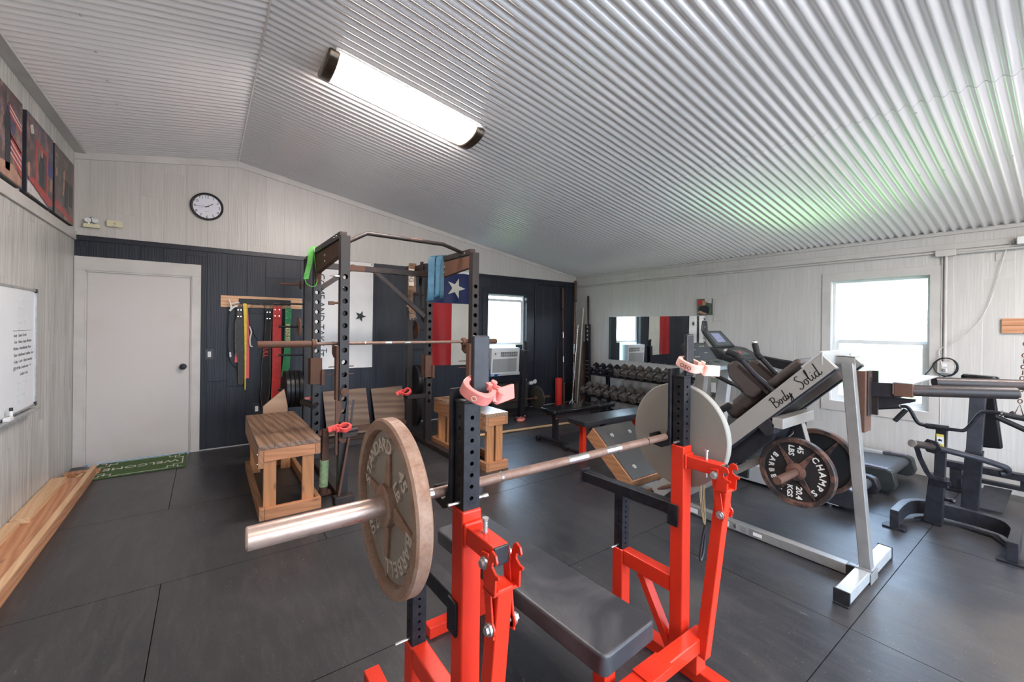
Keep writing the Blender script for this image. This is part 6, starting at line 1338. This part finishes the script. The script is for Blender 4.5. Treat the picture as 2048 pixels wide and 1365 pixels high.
build('rail_foot', MB().box(5.75, 5.83, .69, .77, .0, .21).box(5.71, 5.86, .66, .80, 0, .02), M['blackm'], t, bevel=.004); build('rail_foot', MB().box(5.75, 5.83, -.5, -.42, .0, .21), M['blackm'], t, bevel=.004)
tag(build('foot_strap', MB().prism(rrect(5.83, 5.90, .41, .49, .02), (0,0,0), (1,0,0), (0,1,0), (0,0,.03)), M['foam'], bevel=.008), 'small black rubber block on the floor by the right wall', 'rubber block')
# hanging chain and sling
t = thing('hanging_chain', 'rusty chain with a dark curved sling hanging at the right photo edge', 'chain', (5.0, .28, 1.2))
mb = MB(); A = Vector((5.0, .268, 1.62)); B = Vector((5.0, .302, .965)); nL = 15
for k in range(nL):
    c = A.lerp(B, (k+.5)/nL); d = (B-A)/nL*.68; s = Vector((1,0,0)) if k % 2 else Vector((0,1,0)); w = .011
    ring = []
    for q in range(12):
        a = 2*PI*q/12; ring.append(c+d*.5*math.cos(a)*1.0+s*w*math.sin(a))
    build('chain_link', MB().tube(ring, .0038, 7, closed=True), M['rust'], t)
build('sling', MB().strap(spline([(5.0, .345, .90), (5.0, .31, .86), (5.0, .26, .90), (5.0, .21, .98), (5.0, .15, 1.06)]), .06, .02, (1,0,0)), M['rust_dark'], t)
build('triangle_ring', MB().tube([(5.0, .302, .965), (5.0, .325, .89), (5.0, .285, .885)], .004, 8, closed=True), M['rust'], t)
tag(build('ceiling_hook', MB().cyl((5.0, .268, 1.61), (5.0, .262, ridge_z(5.0)-.01), .004, 8), M['rust']), 'thin rusty rod the chain hangs from', 'rod')

# ================================================================== FLAT BENCHES
t = thing('adjustable_bench', 'black glossy adjustable weight bench with two pads, farther of the two benches', 'weight bench', (4.05, 4.05, 0))
ax2 = Vector((1, -.03, 0)).normalized(); sy2 = Vector((.03, 1, 0)).normalized()
def padbox(name, x0, x1, w, z0, z1, yc, par, mat, bv=.02):
    return build(name, MB().prism(rrect(x0, x1, -w/2, w/2, .03), (0, yc, z0), ax2, sy2, (0,0,z1-z0)), mat, par, bevel=bv, seg=4)
padbox('back_pad', 3.50, 4.27, .29, .405, .462, 4.14, t, M['vinyl_gloss']); padbox('seat_pad', 4.29, 4.62, .27, .405, .460, 4.14, t, M['vinyl_gloss'])
build('pad_frame', MB().box(3.58, 4.60, 3.99, 4.04, .35, .40), M['rust_dark'], t, bevel=.003)
for y in (3.93, 4.09): build('pad_rail', MB().box(3.55, 4.20, y-.012, y+.012, .37, .403), M['rust_dark'], t, bevel=.002)
fl = build('front_leg', MB().box(3.60, 3.66, 3.985, 4.045, .05, .38), M['blackm'], t, bevel=.003)
build('front_leg_foot', MB().box(3.56, 3.62, 3.76, 4.28, .03, .075), M['blackm'], t, bevel=.004)
for y in (3.76, 4.28): build('wheel', MB().cyl((3.545, y, .035), (3.60, y, .035), .034, 20).cyl((3.535, y, .035), (3.545, y, .035), .018, 12), M['blackp'], t, bevel=.004)
build('end_bolt', MB().cyl((3.53, 4.11, .375), (3.56, 4.11, .375), .012, 6), M['rust'], t); build('end_bolt', MB().cyl((3.53, 3.90, .36), (3.56, 3.90, .36), .012, 6), M['rust'], t)
build('rear_leg', MB().box(4.50, 4.56, 3.985, 4.045, .05, .38), M['blackm'], t, bevel=.003); build('rear_leg_foot', MB().box(4.50, 4.56, 3.80, 4.24, 0, .05), M['blackm'], t, bevel=.003)
t = thing('flat_bench', 'matte black flat bench on red legs, nearer of the two benches', 'weight bench', (4.05, 3.5, 0))
build('bench_pad', MB().prism(rrect(3.44, 4.68, -.155, .155, .03), (0, 3.56, .385), ax2, sy2, (0,0,.06)), vinyl('satin_black_vinyl', (.022,.022,.026), (.06,.06,.065), .22), t, bevel=.01, seg=4)
for x in (3.60, 4.58):
    build('leg', MB().box(x-.03, x+.03, 3.47, 3.53, 0, .385), M['red'], t, bevel=.004); build('leg_tie', MB().box(x-.02, x+.02, 3.45, 3.66, .345, .384), M['red'], t, bevel=.003)
    build('leg_foot', MB().box(x-.028, x+.028, 3.36, 3.72, 0, .03), M['blackm'], t, bevel=.003)
build('spine', MB().box(3.555, 4.555, 3.53, 3.58, .335, .384), M['red'], t, bevel=.004)
for x in (4.48, 4.64): build('bolt', MB().cyl((x, 3.40, .372), (x, 3.385, .372), .012, 10), M['bolt'], t)

# ================================================================== BACK WINDOW CORNER
t = thing('window_air_conditioner', 'white window air conditioner tilted in the lower back window', 'air conditioner', (4.33, 6.15, .72))
x0, x1, y0, z0, z1 = 3.955, 4.555, 6.03, .672, 1.125
build('cabinet', MB().prism([(y0+.012, z0), (y0-.012, z1), (6.40, z1+.01), (6.40, z0+.01)], (x0+.012, 0, 0), (0,1,0), (0,0,1), (x1-x0-.024, 0, 0)), M['offwhite'], t, bevel=.006)
def face(nm, a, b, c, d, m, k, bv=.0): 
    return build(nm, MB().prism([(a, c), (b, c), (b, d), (a, d)], (x0, y0+.012-k, z0), (1,0,0), (0, -.058, .998), (0, -.006, -.0003)), m, t, bevel=bv)
face('front_panel', 0, x1-x0, 0, z1-z0, M['offwhite'], .000, .004)
gr = face('intake_grille', .03, .54, .03, .265, M['silver_white'], .006)
mb = MB()
for k in range(22): mb.prism([(.035, .035+.0105*k), (.535, .035+.0105*k), (.535, .040+.0105*k), (.035, .040+.0105*k)], (x0, y0+.004-.0005, z0), (1,0,0), (0,-.058,.998), (0,-.0015,0))
build('grille_slots', mb, plain('slot_grey', (.36,.36,.36), .5), t, smooth=False)
face('air_outlet', .19, .55, .300, .385, plain('outlet_shadow_grey', (.22,.22,.22), .5), .0062)
for k in range(7): face('louver', .20+.05*k, .228+.05*k, .305, .380, M['alu'], .0075)
face('outlet_shelf', .19, .55, .338, .343, M['offwhite'], .009)
face('control_panel', .02, .17, .290, .392, M['sticker'], .0062); 
build('control_knob', MB().cyl((x0+.075, y0-.014, z0+.355), (x0+.075, y0-.026, z0+.355), .013, 14), M['blackp'], t)
tag(build('ac_support_board', MB().box(3.955, 4.79, 6.135, 6.20, .628, .660), M['sticker'], bevel=.002), 'white wooden strip under the air conditioner on the window sill', 'board')
tag(build('side_filler', MB().box(4.605, 4.76, 6.20, 6.21, .66, 1.17), M['trim_dark']), 'dark filler panel beside the air conditioner', 'panel')
for k, (x, lb) in enumerate(((3.985, 'blue plastic clip on the window sill, left of two'), (4.125, 'blue plastic clip on the window sill, right of two'))):
    c = build('blue_clip', MB().box(x-.03, x+.03, 6.075, 6.12, .655, .755).box(x-.03, x+.03, 6.12, 6.134, .62, .70), M['blue'], bevel=.004); tag(c, lb, 'clip', 'blue clips on the sill')
t = thing('low_cabinet', 'low dark panel box standing under the back window', 'cabinet', (4.35, 6.05, 0))
build('panel', MB().box(3.98, 4.76, 6.02, 6.06, .04, .50), plain('smoked_panel', (.05,.048,.040), .3), t, bevel=.003); build('base', MB().box(3.96, 4.80, 5.98, 6.12, 0, .04), M['blackm'], t, bevel=.003)
build('top_edge', MB().box(3.96, 4.80, 6.00, 6.12, .50, .515), M['blackm'], t, bevel=.002)
# loaded barbell standing low under the window
barbell('rusty barbell low under the back window with a dark plate on its end', (3.10, 5.885, .212), (5.17, 5.885, .212), sleeve=.36, r=.0135, rs=.0245, mats=(M['rust'], M['rust'], M['rust']))
smooth_plate('weight_plate', 'dark grey plate on the floor barbell under the back window', (4.865, 5.885, .212), (-1,0,0), .210, .030, plain('dark_olive_plate', (.075,.068,.052), .5, var=.15))
smooth_plate('weight_plate', 'plate at the hidden left end of the floor barbell', (3.42, 5.885, .212), (-1,0,0), .210, .030, M['rubber'])
t = thing('square_post', 'black square steel post leaning upright in front of the back window', 'post', (4.27, 5.58, 0))
build('tube', MB().bar((4.275, 5.60, 0), (4.345, 5.60, 1.115), .085, .085, up=(0,1,0)), M['blackm'], t, bevel=.004)
build('top_pin', MB().cyl((4.29, 5.56, 1.10), (4.39, 5.54, 1.105), .007, 8), M['steel'], t); build('top_latch', MB().box(4.33, 4.375, 5.57, 5.61, 1.115, 1.24).box(4.32, 4.36, 5.57, 5.60, 1.22, 1.26), M['blackm'], t, bevel=.003)
build('base_plate', MB().box(4.16, 4.40, 5.50, 5.70, 0, .012), M['blackm'], t, bevel=.002)
build('power_cord', MB().tube(spline([(4.56, 6.10, .68), (4.66, 6.08, .66), (4.74, 6.08, .60), (4.78, 6.08, .45)]), .009, 8), M['cord_white'], [o for o in bpy.data.objects if o.name == 'window_air_conditioner'][0])
tag(build('white_adapter', MB().box(4.84, 4.93, 6.075, 6.118, .43, .49), M['white'], bevel=.004), 'small white adapter box above the floor plate', 'adapter')
tag(build('foam_roller', MB().lathe([(.030, 0), (.066, .002), (.069, .008), (.069, .520), (.066, .526), (.030, .528), (.028, .50)], Matrix.Translation((5.46, 5.96, 0)), 36), plain('red_foam', (.62,.03,.025), .55, var=.12, nscale=50, bump=.3)), 'tall red foam roller standing on end in the back corner', 'foam roller')
cg_ = 'barbells standing in the back corner'
barbell('slim rusty barbell standing upright in the back corner, left of the pair', (5.60, 5.96, .005), (5.665, 6.10, 2.265), sleeve=.42, r=.0135, rs=.0245, mats=(M['rust'], M['rust'], M['rust_dark']), group=cg_, bare=((.36, .41), (.57, .62)))
barbell('barbell leaning into the corner, tallest, reaching the ceiling edge', (5.80, 5.92, .005), (5.965, 6.05, 2.43), sleeve=.42, r=.0135, rs=.0245, mats=(M['rust_bar'], M['rust'], M['rust_dark']), group=cg_, bare=((.25, .33), (.40, .48)))
tag(build('steel_bar', MB().cyl((5.72, 5.86, .01), (5.93, 5.93, 1.55), .012, 12), M['steel']), 'plain bright steel bar leaning beside the tallest barbell', 'bar')
tag(build('pvc_pipe', MB().tube([(5.86, 5.86, .0), (6.04, 5.90, 1.88)], .016, 12), M['cloth_cream']), 'cream pvc pipe leaning slanted in the corner', 'pipe')
tag(build('dark_rod', MB().cyl((5.52, 6.06, .0), (5.545, 6.11, 1.13), .010, 10), M['rust_dark']), 'short thin dark rod against the dark wall', 'rod')
tag(build('square_tube', MB().bar((5.97, 5.80, 0), (6.03, 5.84, 1.22), .045, .045, up=(0,1,0)), M['rust'], bevel=.003), 'brown square tube leaning behind the pipes', 'tube')
tag(build('white_tube', MB().bar((5.93, 5.88, 0), (5.99, 5.93, .98), .035, .035, up=(0,1,0)), M['silver'], bevel=.002), 'grey tube leaning in the corner behind the barbells', 'tube')
t = thing('slotted_rack_arm', 'tall black slotted steel arm leaning on the right wall in the corner', 'rack arm', (5.95, 5.66, 0))
a, b = Vector((5.93, 5.62, 0)), Vector((6.02, 5.74, 1.56)); dd = (b-a).normalized()
build('channel', MB().bar(a, b, .10, .022, up=(-1,0,0)), M['blackm'], t, bevel=.003)
for sgn in (-1, 1): build('channel_flange', MB().bar(a+Vector((-.02, sgn*.045, 0)), b+Vector((-.02, sgn*.045, 0)), .010, .045, up=(-1,0,0)), M['blackm'], t, bevel=.002)
for k in range(4):
    c = a+dd*(1.50-.082*k); build('slot', MB().bar(c+Vector((-.016, .012, 0)), c+Vector((-.016, .012, .045)), .030, .002, up=(-1,0,0)).bar(c+Vector((-.0165, -.010, 0)), c+Vector((-.0165, -.010, .014)), .03, .002, up=(-1,0,0)), M['trim'], t)
for k in range(5):
    c = a+dd*(.86-.075*k); build('rung', MB().bar(c+Vector((-.030, -.04, 0)), c+Vector((-.030, .04, 0)), .010, .010), M['silver'], t)
build('top_pipe', MB().cyl(b-dd*.1, b+dd*.56, .018, 14), M['blackm'], t)
tag(build('extension_cord', MB().tube(spline([(5.66, 5.88, .01), (5.72, 5.86, .10), (5.78, 5.84, .02), (5.85, 5.80, .012), (5.92, 5.78, .07), (5.98, 5.80, .11)]), .006, 6), M['cord_white']), 'white cord looping on the floor among the corner bars', 'cord')
tag(build('wooden_bar', MB().cyl((2.72, 4.90, .018), (5.40, 4.66, .018), .017, 12), M['lumber_pale']), 'long round wooden pole lying on the floor behind the benches', 'wooden pole')
tag(build('wooden_bar', MB().cyl((2.72, 4.98, .012), (5.30, 4.75, .012), .011, 10), M['rust']), 'thin dark rod lying on the floor behind the wooden pole', 'rod')

bpy.context.view_layer.update()
